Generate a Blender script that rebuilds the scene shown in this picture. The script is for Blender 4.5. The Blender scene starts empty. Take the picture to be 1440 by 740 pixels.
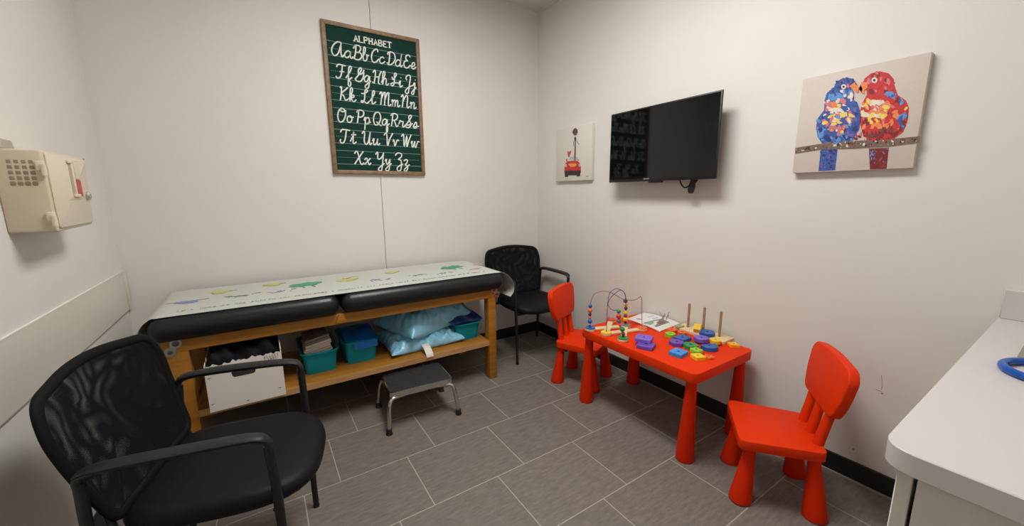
import bpy, bmesh, math, random
from mathutils import Vector, Matrix, Euler
import numpy as np
PI = math.pi
sc = bpy.context.scene
COL = sc.collection
random.seed(7)

# ------------------------------------------------------------------ camera
F_PX, YAW, PITCH, ROLL = 545.95, 0.5753, 0.1765, -0.0084
CAM = Vector((-2.2129, -2.9562, 1.334))
fwd = Vector((math.sin(YAW) * math.cos(PITCH), math.cos(YAW) * math.cos(PITCH), -math.sin(PITCH)))
rgt = Vector((math.cos(YAW), -math.sin(YAW), 0))
upv = rgt.cross(fwd)
r2 = rgt * math.cos(ROLL) + upv * math.sin(ROLL)
u2 = -rgt * math.sin(ROLL) + upv * math.cos(ROLL)
cd = bpy.data.cameras.new('camera')
cam = bpy.data.objects.new('camera', cd)
COL.objects.link(cam)
m3 = Matrix((r2, u2, -fwd)).transposed()
cam.matrix_world = Matrix.Translation(CAM) @ m3.to_4x4()
cd.sensor_width = 36
cd.lens = F_PX / 1440 * 36
cd.clip_start = 0.02
sc.camera = cam
VS = sc.view_settings
VS.view_transform = 'Standard'
VS.look = 'None'
VS.gamma = 1
VS.use_curve_mapping = False
VS.exposure = 0.0

def on(px, py, ax, val):
    """point of the plane  axis = value  that was measured at a photo position"""
    d = fwd + r2 * ((px - 720) / F_PX) - u2 * ((py - 370) / F_PX)
    t = (val - CAM[ax]) / d[ax]
    return CAM + d * t

def at_depth(px, py, dep):
    d = fwd + r2 * ((px - 720) / F_PX) - u2 * ((py - 370) / F_PX)
    return CAM + d * dep

def depth_of(p):
    return (Vector(p) - CAM).dot(fwd)

# ------------------------------------------------------------------ materials
MATS = {}
def srgb(c):
    return tuple(((x / 255) / 12.92 if x / 255 <= .04045 else ((x / 255 + .055) / 1.055) ** 2.4) for x in c)

def mat(name, rgb, rough=.5, metal=0., var=.06, scale=30., bump=0., bscale=None, stretch=(1, 1, 1), spec=.5, coat=0., trans=0., emit=0., sheen=0.):
    if name in MATS:
        return MATS[name]
    m = bpy.data.materials.new(name)
    m.use_nodes = True
    nt = m.node_tree
    b = nt.nodes['Principled BSDF']
    c = srgb(rgb)
    tc = nt.nodes.new('ShaderNodeTexCoord')
    mp = nt.nodes.new('ShaderNodeMapping')
    mp.inputs['Scale'].default_value = stretch
    nt.links.new(tc.outputs['Object'], mp.inputs['Vector'])
    nz = nt.nodes.new('ShaderNodeTexNoise')
    nz.inputs['Scale'].default_value = scale
    nz.inputs['Detail'].default_value = 4
    nt.links.new(mp.outputs['Vector'], nz.inputs['Vector'])
    rp = nt.nodes.new('ShaderNodeValToRGB')
    rp.color_ramp.elements[0].position = .3
    rp.color_ramp.elements[1].position = .7
    rp.color_ramp.elements[0].color = tuple(max(0, x * (1 - var)) for x in c) + (1,)
    rp.color_ramp.elements[1].color = tuple(min(1, x * (1 + var)) for x in c) + (1,)
    nt.links.new(nz.outputs['Fac'], rp.inputs['Fac'])
    nt.links.new(rp.outputs['Color'], b.inputs['Base Color'])
    b.inputs['Roughness'].default_value = rough
    b.inputs['Metallic'].default_value = metal
    b.inputs['Specular IOR Level'].default_value = spec
    b.inputs['Coat Weight'].default_value = coat
    b.inputs['Transmission Weight'].default_value = trans
    b.inputs['Sheen Weight'].default_value = sheen
    if emit:
        b.inputs['Emission Color'].default_value = c + (1,)
        b.inputs['Emission Strength'].default_value = emit
    if bump:
        n2 = nt.nodes.new('ShaderNodeTexNoise')
        n2.inputs['Scale'].default_value = bscale or scale
        n2.inputs['Detail'].default_value = 3
        nt.links.new(mp.outputs['Vector'], n2.inputs['Vector'])
        bp = nt.nodes.new('ShaderNodeBump')
        bp.inputs['Strength'].default_value = bump
        bp.inputs['Distance'].default_value = .01
        nt.links.new(n2.outputs['Fac'], bp.inputs['Height'])
        nt.links.new(bp.outputs['Normal'], b.inputs['Normal'])
    MATS[name] = m
    return m

def tile_material():
    m = bpy.data.materials.new('grey_floor_tile')
    m.use_nodes = True
    nt = m.node_tree
    N, L = nt.nodes, nt.links
    b = N['Principled BSDF']
    tc = N.new('ShaderNodeTexCoord')
    sx = N.new('ShaderNodeSeparateXYZ')
    L.new(tc.outputs['Object'], sx.inputs[0])
    def mth(op, a, bb=None, c=None):
        n = N.new('ShaderNodeMath'); n.operation = op
        for i, v in enumerate((a, bb, c)):
            if v is None: continue
            if isinstance(v, (int, float)): n.inputs[i].default_value = v
            else: L.new(v, n.inputs[i])
        return n.outputs[0]
    U0, V0, LL, WW, S = -2.1685, -1.1476, .4728, .3784, .1543
    rowf = mth('DIVIDE', mth('SUBTRACT', V0, sx.outputs['Y']), WW)
    row = mth('FLOOR', rowf)
    v = mth('SUBTRACT', rowf, row)
    uf = mth('DIVIDE', mth('ADD', mth('SUBTRACT', sx.outputs['X'], U0), mth('MULTIPLY', row, S)), LL)
    cl = mth('FLOOR', uf)
    u = mth('SUBTRACT', uf, cl)
    g = .0022
    def edge(w, size):
        a = mth('MINIMUM', w, mth('SUBTRACT', 1.0, w))
        return mth('LESS_THAN', mth('MULTIPLY', a, size), g)
    joint = mth('MAXIMUM', edge(u, LL), edge(v, WW))
    cid = N.new('ShaderNodeCombineXYZ')
    L.new(cl, cid.inputs[0]); L.new(row, cid.inputs[1])
    wn = N.new('ShaderNodeTexWhiteNoise'); wn.noise_dimensions = '3D'
    L.new(cid.outputs[0], wn.inputs['Vector'])
    mp = N.new('ShaderNodeMapping')
    mp.inputs['Scale'].default_value = (9, 40, 1)
    L.new(tc.outputs['Object'], mp.inputs['Vector'])
    nz = N.new('ShaderNodeTexNoise'); nz.inputs['Scale'].default_value = 1.6; nz.inputs['Detail'].default_value = 8; nz.inputs['Roughness'].default_value = .75
    L.new(mp.outputs[0], nz.inputs['Vector'])
    rp = N.new('ShaderNodeValToRGB')
    rp.color_ramp.elements[0].position = .3; rp.color_ramp.elements[1].position = .72
    rp.color_ramp.elements[0].color = srgb(TILE_A) + (1,)
    rp.color_ramp.elements[1].color = srgb(TILE_B) + (1,)
    L.new(nz.outputs['Fac'], rp.inputs['Fac'])
    hsv = N.new('ShaderNodeHueSaturation')
    L.new(rp.outputs['Color'], hsv.inputs['Color'])
    L.new(mth('ADD', .95, mth('MULTIPLY', wn.outputs['Value'], .1)), hsv.inputs['Value'])
    mx = N.new('ShaderNodeMix'); mx.data_type = 'RGBA'
    L.new(joint, mx.inputs['Factor'])
    L.new(hsv.outputs['Color'], mx.inputs['A'])
    mx.inputs['B'].default_value = srgb(GROUT) + (1,)
    L.new(mx.outputs['Result'], b.inputs['Base Color'])
    b.inputs['Roughness'].default_value = .55
    b.inputs['Specular IOR Level'].default_value = .35
    bp = N.new('ShaderNodeBump'); bp.inputs['Strength'].default_value = .15; bp.inputs['Distance'].default_value = .004
    L.new(mth('SUBTRACT', nz.outputs['Fac'], joint), bp.inputs['Height'])
    L.new(bp.outputs['Normal'], b.inputs['Normal'])
    return m
TILE_A, TILE_B, GROUT = (100, 92, 85), (134, 125, 117), (172, 164, 152)

def wood_material(name, a, bcol, rough=.4, scl=(1.2, 14, 14)):
    m = bpy.data.materials.new(name); m.use_nodes = True
    nt = m.node_tree; N, L = nt.nodes, nt.links
    b = N['Principled BSDF']
    tc = N.new('ShaderNodeTexCoord'); mp = N.new('ShaderNodeMapping'); mp.inputs['Scale'].default_value = scl
    L.new(tc.outputs['Object'], mp.inputs['Vector'])
    nz = N.new('ShaderNodeTexNoise'); nz.inputs['Scale'].default_value = 2.5; nz.inputs['Detail'].default_value = 6; nz.inputs['Distortion'].default_value = .6
    L.new(mp.outputs[0], nz.inputs['Vector'])
    rp = N.new('ShaderNodeValToRGB')
    rp.color_ramp.elements[0].position = .32; rp.color_ramp.elements[1].position = .68
    rp.color_ramp.elements[0].color = srgb(a) + (1,); rp.color_ramp.elements[1].color = srgb(bcol) + (1,)
    L.new(nz.outputs['Fac'], rp.inputs['Fac']); L.new(rp.outputs['Color'], b.inputs['Base Color'])
    b.inputs['Roughness'].default_value = rough
    return m

def mesh_fabric(name, pitch, ang, hole, warp=0.):
    """black woven mesh with real see-through holes"""
    m = bpy.data.materials.new(name); m.use_nodes = True
    nt = m.node_tree; N, L = nt.nodes, nt.links
    b = N['Principled BSDF']; out = N['Material Output']
    b.inputs['Base Color'].default_value = srgb((12, 12, 13)) + (1,)
    b.inputs['Specular IOR Level'].default_value = .2
    b.inputs['Roughness'].default_value = .7
    tc = N.new('ShaderNodeTexCoord'); mp = N.new('ShaderNodeMapping')
    mp.inputs['Rotation'].default_value = (ang, 0, 0)
    L.new(tc.outputs['Object'], mp.inputs['Vector'])
    wv = N.new('ShaderNodeTexNoise'); wv.inputs['Scale'].default_value = 7; wv.inputs['Detail'].default_value = 1; L.new(tc.outputs['Object'], wv.inputs['Vector'])
    ws = N.new('ShaderNodeVectorMath'); ws.operation = 'SCALE'; ws.inputs['Scale'].default_value = warp; L.new(wv.outputs['Color'], ws.inputs[0])
    wa = N.new('ShaderNodeVectorMath'); wa.operation = 'ADD'; L.new(mp.outputs[0], wa.inputs[0]); L.new(ws.outputs[0], wa.inputs[1])
    sx = N.new('ShaderNodeSeparateXYZ'); L.new(wa.outputs[0], sx.inputs[0])
    def hole_axis(o):
        d = N.new('ShaderNodeMath'); d.operation = 'DIVIDE'; L.new(o, d.inputs[0]); d.inputs[1].default_value = pitch
        f = N.new('ShaderNodeMath'); f.operation = 'FRACT'; L.new(d.outputs[0], f.inputs[0])
        l = N.new('ShaderNodeMath'); l.operation = 'LESS_THAN'; L.new(f.outputs[0], l.inputs[0]); l.inputs[1].default_value = hole
        return l.outputs[0]
    mu = N.new('ShaderNodeMath'); mu.operation = 'MULTIPLY'
    L.new(hole_axis(sx.outputs['Y']), mu.inputs[0]); L.new(hole_axis(sx.outputs['Z']), mu.inputs[1])
    tr = N.new('ShaderNodeBsdfTransparent'); mx = N.new('ShaderNodeMixShader')
    L.new(mu.outputs[0], mx.inputs[0]); L.new(b.outputs[0], mx.inputs[1]); L.new(tr.outputs[0], mx.inputs[2])
    L.new(mx.outputs[0], out.inputs['Surface'])
    return m

# ------------------------------------------------------------------ mesh builder
WM = {}
class MB:
    def __init__(s):
        s.v, s.f, s.m = [], [], []
    def add(s, vs, fs, M=None, mi=0):
        o = len(s.v)
        for p in vs:
            p = Vector(p)
            s.v.append(M @ p if M is not None else p)
        for f in fs:
            s.f.append(tuple(o + i for i in f)); s.m.append(mi)
        return s
    def bm(s, bm, M=None, mi=0):
        bm.verts.index_update()
        s.add([v.co.copy() for v in bm.verts], [[v.index for v in f.verts] for f in bm.faces], M, mi)
        bm.free()
        return s
    def box(s, c, size, r=0., seg=2, M=None, mi=0):
        bm = bmesh.new()
        bmesh.ops.create_cube(bm, size=1)
        for v in bm.verts:
            v.co = Vector((v.co.x * size[0] + c[0], v.co.y * size[1] + c[1], v.co.z * size[2] + c[2]))
        if r > 0:
            bmesh.ops.bevel(bm, geom=bm.edges[:], offset=r, segments=seg, affect='EDGES', profile=.5)
        return s.bm(bm, M, mi)
    def span(s, a, b, r=0., seg=2, M=None, mi=0):
        c = [(a[i] + b[i]) / 2 for i in range(3)]
        return s.box(c, [abs(b[i] - a[i]) for i in range(3)], r, seg, M, mi)
    def prism(s, poly, z0, z1, r=0., seg=2, M=None, mi=0):
        P = []
        for p in poly:
            q = Vector((p[0], p[1]))
            if not P or (q - P[-1]).length > 1e-6: P.append(q)
        if (P[0] - P[-1]).length < 1e-6: P.pop()
        n = len(P)
        if sum(P[i].x * P[(i + 1) % n].y - P[(i + 1) % n].x * P[i].y for i in range(n)) < 0: P.reverse()
        def inset(d):
            out = []
            for i in range(n):
                e0 = (P[i] - P[i - 1]).normalized(); e1 = (P[(i + 1) % n] - P[i]).normalized()
                n0, n1 = Vector((-e0.y, e0.x)), Vector((-e1.y, e1.x))
                m_ = n0 + n1
                m_ = m_.normalized() if m_.length > 1e-6 else n0
                out.append(P[i] + m_ * (d / max(.5, m_.dot(n0))))
            return out
        rings = []
        if r > 0:
            for k in range(seg + 1):
                a = PI / 2 * k / seg
                rings.append((inset(r * (1 - math.sin(a))), z0 + r * (1 - math.cos(a))))
            for k in range(seg + 1):
                a = PI / 2 * (1 - k / seg)
                rings.append((inset(r * (1 - math.sin(a))), z1 - r * (1 - math.cos(a))))
        else:
            rings = [(P, z0), (P, z1)]
        vs, fs = [], []
        for R, z in rings: vs += [(p.x, p.y, z) for p in R]
        for i in range(len(rings) - 1):
            for j in range(n):
                j2 = (j + 1) % n
                fs.append((i * n + j, i * n + j2, (i + 1) * n + j2, (i + 1) * n + j))
        fs.append(tuple(reversed(range(n)))); o = (len(rings) - 1) * n; fs.append(tuple(o + j for j in range(n)))
        return s.add(vs, fs, M, mi)
    def ringprism(s, outer, hole, z0, z1, n=40, M=None, mi=0, bev=.0015):
        """outer: function angle -> radius; with a round hole"""
        vs, fs = [], []
        prof = [(z0, 0), (z1 - bev, 0), (z1, bev)]
        for k in range(n):
            a = 2 * PI * k / n
            R = outer(a)
            for z, d in prof:
                vs.append(((R - d) * math.cos(a), (R - d) * math.sin(a), z))
            vs.append((hole * math.cos(a), hole * math.sin(a), z1))
            vs.append((hole * math.cos(a), hole * math.sin(a), z0))
        for k in range(n):
            a, b = k * 5, ((k + 1) % n) * 5
            for j in range(5):
                j2 = (j + 1) % 5
                fs.append((a + j, b + j, b + j2, a + j2))
        return s.add(vs, fs, M, mi)
    def lathe(s, prof, n=24, M=None, mi=0):
        vs, fs = [], []
        for r, z in prof:
            for k in range(n):
                a = 2 * PI * k / n
                vs.append((r * math.cos(a), r * math.sin(a), z))
        for i in range(len(prof) - 1):
            for k in range(n):
                k2 = (k + 1) % n
                fs.append((i * n + k, i * n + k2, (i + 1) * n + k2, (i + 1) * n + k))
        fs.append(tuple(reversed(range(n))))
        o = (len(prof) - 1) * n
        fs.append(tuple(o + k for k in range(n)))
        return s.add(vs, fs, M, mi)
    def sphere(s, c, r, M=None, mi=0, n=16, m=10, sq=(1, 1, 1)):
        vs, fs = [], []
        prof = [(math.sin(PI * i / m) , -math.cos(PI * i / m)) for i in range(m + 1)]
        prof[0] = (1e-4, -1); prof[-1] = (1e-4, 1)
        t = MB().lathe([(a * r, b * r) for a, b in prof], n)
        T = Matrix.Translation(c) @ Matrix.Diagonal((*sq, 1))
        return s.add(t.v, t.f, (M @ T) if M is not None else T, mi)
    def tube(s, pts, r, n=10, M=None, mi=0, sq=None, closed=False):
        """pts: 3d points; r: number or list; sq=(a,b) elliptic section"""
        P = [Vector(p) for p in pts]
        k = len(P)
        R = r if isinstance(r, (list, tuple)) else [r] * k
        vs, fs = [], []
        ref = None
        for i in range(k):
            if closed:
                t = (P[(i + 1) % k] - P[i - 1]).normalized()
            else:
                t = (P[min(i + 1, k - 1)] - P[max(i - 1, 0)]).normalized()
            if ref is None:
                ref = Vector((0, 0, 1)) if abs(t.z) < .8 else Vector((1, 0, 0))
            a = (ref - t * ref.dot(t))
            a = a.normalized() if a.length > 1e-6 else t.orthogonal().normalized()
            b = t.cross(a)
            ref = a
            sa, sb = sq if sq else (1, 1)
            for j in range(n):
                th = 2 * PI * j / n
                vs.append(P[i] + a * (math.cos(th) * R[i] * sa) + b * (math.sin(th) * R[i] * sb))
        for i in range(k if closed else k - 1):
            for j in range(n):
                j2 = (j + 1) % n
                i2 = (i + 1) % k
                fs.append((i * n + j, i * n + j2, i2 * n + j2, i2 * n + j))
        if not closed:
            fs.append(tuple(reversed(range(n))))
            fs.append(tuple((k - 1) * n + j for j in range(n)))
        return s.add(vs, fs, M, mi)
    def grid(s, fn, nu, nv, M=None, mi=0, flip=False):
        vs = [fn(i / nu, j / nv) for i in range(nu + 1) for j in range(nv + 1)]
        fs = []
        for i in range(nu):
            for j in range(nv):
                q = (i * (nv + 1) + j, (i + 1) * (nv + 1) + j, (i + 1) * (nv + 1) + j + 1, i * (nv + 1) + j + 1)
                fs.append(tuple(reversed(q)) if flip else q)
        return s.add(vs, fs, M, mi)
    def sheet(s, fn, nu, nv, th, M=None, mi=0, down=False):
        """grid with a real thickness th along its own normals"""
        P = [[Vector(fn(i / nu, j / nv)) for j in range(nv + 1)] for i in range(nu + 1)]
        Nn = [[None] * (nv + 1) for _ in range(nu + 1)]
        for i in range(nu + 1):
            for j in range(nv + 1):
                du = P[min(i + 1, nu)][j] - P[max(i - 1, 0)][j]
                dv = P[i][min(j + 1, nv)] - P[i][max(j - 1, 0)]
                n = du.cross(dv)
                Nn[i][j] = Vector((0, 0, 1)) if down else (n.normalized() if n.length > 1e-9 else Vector((0, 0, 1)))
        idx = lambda i, j: i * (nv + 1) + j
        vs = [P[i][j] for i in range(nu + 1) for j in range(nv + 1)] + [P[i][j] - Nn[i][j] * th for i in range(nu + 1) for j in range(nv + 1)]
        o = (nu + 1) * (nv + 1)
        fs = []
        for i in range(nu):
            for j in range(nv):
                fs.append((idx(i, j), idx(i + 1, j), idx(i + 1, j + 1), idx(i, j + 1)))
                fs.append((o + idx(i, j), o + idx(i, j + 1), o + idx(i + 1, j + 1), o + idx(i + 1, j)))
        for i in range(nu):
            fs.append((idx(i, 0), o + idx(i, 0), o + idx(i + 1, 0), idx(i + 1, 0)))
            fs.append((idx(i, nv), idx(i + 1, nv), o + idx(i + 1, nv), o + idx(i, nv)))
        for j in range(nv):
            fs.append((idx(0, j), idx(0, j + 1), o + idx(0, j + 1), o + idx(0, j)))
            fs.append((idx(nu, j), o + idx(nu, j), o + idx(nu, j + 1), idx(nu, j + 1)))
        return s.add(vs, fs, M, mi)
    def build(s, name, mats, parent=None, world=False, angle=38):
        me = bpy.data.meshes.new(name)
        vs = s.v
        if world and parent is not None:
            inv = WM[parent.name].inverted()
            vs = [inv @ v for v in vs]
        me.from_pydata([tuple(v) for v in vs], [], s.f)
        ml = mats if isinstance(mats, (list, tuple)) else [mats]
        for mm in ml: me.materials.append(mm)
        me.polygons.foreach_set('material_index', s.m)
        me.polygons.foreach_set('use_smooth', [True] * len(s.f))
        bm = bmesh.new(); bm.from_mesh(me)
        bmesh.ops.recalc_face_normals(bm, faces=bm.faces[:])
        bm.to_mesh(me); bm.free()
        me.set_sharp_from_angle(angle=math.radians(angle))
        me.update()
        o = bpy.data.objects.new(name, me)
        COL.objects.link(o)
        if parent is not None:
            o.parent = parent
            WM[o.name] = WM[parent.name].copy()
        else:
            WM[o.name] = Matrix.Identity(4)
        return o

def thing(name, label, cat, loc=(0, 0, 0), rz=0., group=None, rot=None):
    o = bpy.data.objects.new(name, None)
    COL.objects.link(o)
    o.empty_display_size = .05
    o.location = loc
    o.rotation_euler = rot if rot else (0, 0, rz)
    WM[o.name] = Matrix.Translation(loc) @ Euler(o.rotation_euler).to_matrix().to_4x4()
    tag(o, label, cat, group)
    return o

def tag(o, label, cat, group=None):
    o['label'] = label; o['category'] = cat
    if group: o['group'] = group
    return o

def solo(mb, name, mats, label, cat, loc, rz=0., group=None, rot=None, world=False):
    """a thing that is one mesh, with its origin at its base"""
    if world:
        T = Matrix.Translation(loc) @ Euler(rot or (0, 0, rz)).to_matrix().to_4x4()
        inv = T.inverted()
        mb.v = [inv @ v for v in mb.v]
    o = mb.build(name, mats)
    o.location = loc
    o.rotation_euler = rot if rot else (0, 0, rz)
    WM[o.name] = Matrix.Translation(loc) @ Euler(o.rotation_euler).to_matrix().to_4x4()
    return tag(o, label, cat, group)

def struct(mb, name, mats):
    o = mb.build(name, mats)
    o['kind'] = 'structure'
    return o

def dup(root, loc, rz, label, group=None):
    r = root.copy(); COL.objects.link(r)
    r.location = loc; r.rotation_euler = (0, 0, rz)
    r['label'] = label
    if group: r['group'] = group
    WM[r.name] = Matrix.Translation(loc) @ Euler((0, 0, rz)).to_matrix().to_4x4()
    for ch in list(root.children):
        c = ch.copy(); COL.objects.link(c); c.parent = r
        for g in list(ch.children):
            d = g.copy(); COL.objects.link(d); d.parent = c
    return r

def spline(pts, per=6, closed=False):
    P = [Vector(p) for p in pts]
    n = len(P)
    if n < 3 and not closed: return P
    out = []
    for i in range(n if closed else n - 1):
        p1, p2 = P[i], P[(i + 1) % n]
        p0 = P[i - 1] if (closed or i > 0) else p1 * 2 - p2
        p3 = P[(i + 2) % n] if (closed or i + 2 < n) else p2 * 2 - p1
        for k in range(per):
            t = k / per
            out.append(.5 * ((2 * p1) + (p2 - p0) * t + (2 * p0 - 5 * p1 + 4 * p2 - p3) * t * t + (3 * p1 - p0 - 3 * p2 + p3) * t ** 3))
    if not closed: out.append(P[-1])
    return out

def rrect(w, h, r, n=6, cx=0, cy=0):
    pts = []
    for sx, sy, a0 in ((1, 1, 0), (-1, 1, 90), (-1, -1, 180), (1, -1, 270)):
        for k in range(n + 1):
            a = math.radians(a0 + 90 * k / n)
            pts.append((cx + sx * (w / 2 - r) + r * math.cos(a), cy + sy * (h / 2 - r) + r * math.sin(a)))
    return pts

def roundpoly(poly, rad, n=5):
    out = []
    k = len(poly)
    for i in range(k):
        p0, p, p1 = Vector(poly[i - 1]), Vector(poly[i]), Vector(poly[(i + 1) % k])
        a = (p0 - p).normalized(); b = (p1 - p).normalized()
        rr = rad[i] if isinstance(rad, (list, tuple)) else rad
        rr = min(rr, (p0 - p).length * .48, (p1 - p).length * .48)
        A, B = p + a * rr, p + b * rr
        for t in range(n + 1):
            u = t / n
            q = A * (1 - u) ** 2 + p * 2 * u * (1 - u) + B * u * u
            out.append((q.x, q.y))
    return out

def circle(r, n=32, cx=0, cy=0):
    return [(cx + r * math.cos(2 * PI * k / n), cy + r * math.sin(2 * PI * k / n)) for k in range(n)]

TR = Matrix.Translation
def RX(a): return Matrix.Rotation(a, 4, 'X')
def RY(a): return Matrix.Rotation(a, 4, 'Y')
def RZ(a): return Matrix.Rotation(a, 4, 'Z')
LIGHT_E = 28.6
LAMPS = [(-1.36, -1.68, .58, 1.18, 'square-edged lit ceiling panel above the middle of the room')]
# ------------------------------------------------------------------ the room
XL, YB, H = -2.88, -3.42, 2.869
wall_m = mat('wall_paint', (219, 215, 208), .6, var=.012, scale=3, bump=.04, bscale=220)
ceil_m = mat('ceiling_tile_white', (206, 204, 200), .9, var=.05, scale=160, bump=.25, bscale=120)
grid_m = mat('ceiling_grid_white', (220, 218, 212), .5, var=.01)
base_m = mat('black_rubber_base', (26, 25, 25), .45, var=.08)
guard_m = mat('wall_guard_sheet', (214, 207, 196), .35, var=.01, scale=5)
guard_highlight_m = mat('wall_guard_highlight', (232, 227, 216), .3, var=.01)  # paler colour paints the bright highlight along the guard's top edge
caulk_m = mat('caulk_grey', (150, 145, 138), .6)
gapdark_m = mat('seam_shadow_gap', (120, 114, 104), .8)

mb = MB(); mb.span((XL - .1, YB - .1, -.1), (.1, .1, 0)); struct(mb, 'floor', tile_material())
# the back wall is two panels with an open seam between them
sx_ = -1.4345
mb = MB()
mb.span((XL - .1, 0, 0), (sx_ - .0018, .02, H)); mb.span((sx_ + .0018, 0, 0), (.1, .02, H)); mb.span((XL - .1, .02, 0), (.1, .1, H))
struct(mb, 'wall_back', wall_m)
mb = MB(); mb.span((0, YB - .1, 0), (.1, 0, H)); struct(mb, 'wall_right', wall_m)
mb = MB(); mb.span((XL - .1, YB - .1, 0), (XL, 0, H)); struct(mb, 'wall_left', wall_m)
mb = MB(); mb.span((XL, YB - .1, 0), (0, YB, H)); struct(mb, 'wall_front', wall_m)
mb = MB(); mb.span((XL - .1, YB - .1, H), (.1, .1, H + .1)); struct(mb, 'ceiling', ceil_m)
# suspended-ceiling angle along the walls and two tees
mb = MB()
mb.span((XL, -.022, H - .004), (0, 0, H)); mb.span((-.022, YB, H - .004), (0, -.022, H)); mb.span((XL, YB, H - .004), (XL + .022, -.022, H))
for y in (-.62, -1.23, -1.84, -2.45, -3.06): mb.span((XL + .022, y - .012, H - .004), (-.022, y + .012, H))
struct(mb, 'trim_1', grid_m)
BH = .094
mb = MB(); mb.span((XL, -.012, 0), (0, 0, BH), .003, 1); struct(mb, 'baseboard_back', base_m)
mb = MB(); mb.span((-.012, -2.81, 0), (0, -.012, BH), .003, 1); struct(mb, 'baseboard_right', base_m)
mb = MB(); mb.span((XL, YB, 0), (XL + .012, -.012, BH), .003, 1); struct(mb, 'baseboard_left', base_m)
mb = MB(); mb.span((-.022, -2.81, 0), (-.012, -.012, .006)); struct(mb, 'trim_2', caulk_m)
# rigid wall guard sheet on the left wall, its end turned on to the back wall
mb = MB()
mb.span((XL, -2.9, .708), (XL + .004, -.012, .926), .001, 1)
mb.span((XL, -2.9, .926), (XL + .006, -.012, .930), mi=1)
mb.span((XL, -2.9, .704), (XL + .005, -.012, .708), mi=2)
mb.span((XL, -.012, .704), (XL + .016, -.008, .93), .002, 2)
struct(mb, 'trim_3', [guard_m, guard_highlight_m, caulk_m])
# small scuffs on the right wall
mb = MB()
sc_m = mat('scuff_grey', (160, 150, 140), .8)
mb.tube(spline([(-.0005, -2.505, .54), (-.0005, -2.512, .50), (-.0005, -2.513, .475)]), .0009, 5)
mb.tube([(-.0005, -2.495, .468), (-.0005, -2.515, .467)], .0012, 5); mb.sphere((-.0002, -2.517, .458), .004, sq=(.2, 1, 1))
mb.sphere((-.0002, -2.453, .149), .004, sq=(.2, 1, 1))
o = solo(mb, 'wall_scuff', sc_m, 'small dark scuff marks on the right wall above the baseboard', 'scuff', (0, 0, 0))
o['kind'] = 'structure'

# ------------------------------------------------------------------ ceiling lights (the room's own lamps)
lamp_m = mat('lit_diffuser', (253, 252, 250), .5, var=0, emit=LIGHT_E)
def ceiling_light(x, y, wx, wy, label):
    t = thing('ceiling_light', label, 'ceiling light', (x, y, H - .012), 0, 'recessed ceiling panels')
    b = MB()
    for (cx, cy, sx, sy) in ((0, wy / 2 - .012, wx, .024), (0, -wy / 2 + .012, wx, .024), (wx / 2 - .012, 0, .024, wy - .048), (-wx / 2 + .012, 0, .024, wy - .048)):
        b.box((cx, cy, .004), (sx, sy, .014))
    b.build('frame', grid_m, t)
    MB().box((0, 0, .007), (wx - .05, wy - .05, .004)).build('diffuser', lamp_m, t)
for a in LAMPS: ceiling_light(*a)

# ------------------------------------------------------------------ exam table
wood_m = wood_material('oak_stain', (150, 98, 24), (174, 118, 38), .42)
edge_m = wood_material('oak_edge', (176, 132, 82), (196, 152, 100), .45)
vinyl_m = mat('black_vinyl', (24, 25, 27), .36, spec=.4, var=.05, scale=12, bump=.05, bscale=90)
steel_m = mat('brushed_steel', (196, 194, 188), .32, 1.0, var=.05, scale=60)
ET = thing('exam_table', 'long wooden exam table with black vinyl padding along the back wall', 'exam table', (-1.75, -.35, 0))
YF, YK = -.648, -.06
def leg(x0, x1, y0, y1):
    MB().span((x0, y0, 0), (x1, y1, .670), .004, 2).build('leg', wood_m, ET, True)
leg(-.916, -.856, YF, YF + .066); leg(-.916, -.856, YK - .066, YK)
leg(-2.645, -2.556, YF, YF + .066); leg(-2.645, -2.556, YK - .066, YK)
MB().span((-2.66, YF - .002, .612), (-.856, YF + .026, .672), .003, 1).build('apron', wood_m, ET, True)
MB().span((-2.66, YK - .026, .612), (-.856, YK - .002, .672), .003, 1).build('apron', wood_m, ET, True)
for x0, x1 in ((-2.616, -2.594), (-.882, -.86)):
    MB().span((x0, YF + .066, .612), (x1, YK - .066, .672), .003, 1).build('end_rail', wood_m, ET, True)
# middle post between the two pads
MB().prism([(-.03, 0), (.03, 0), (.012, .05), (-.012, .05)], 0, .02, M=TR((-1.877, YF + .002, .625)) @ RX(PI / 2)).build('pad_block', wood_m, ET, True)
b = MB(); b.span((-2.556, YF + .004, .262), (-.916, YK - .004, .298)); b2 = MB(); b2.span((-2.556, YF, .262), (-.916, YF + .004, .298))
b.build('shelf', wood_m, ET, True); b2.build('shelf_edge', edge_m, ET, True)
for x0, x1 in ((-2.612, -2.59), (-.882, -.86)):
    MB().span((x0, YF + .066, .22), (x1, YK - .066, .262), .003, 1).build('shelf_rail', wood_m, ET, True)
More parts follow.
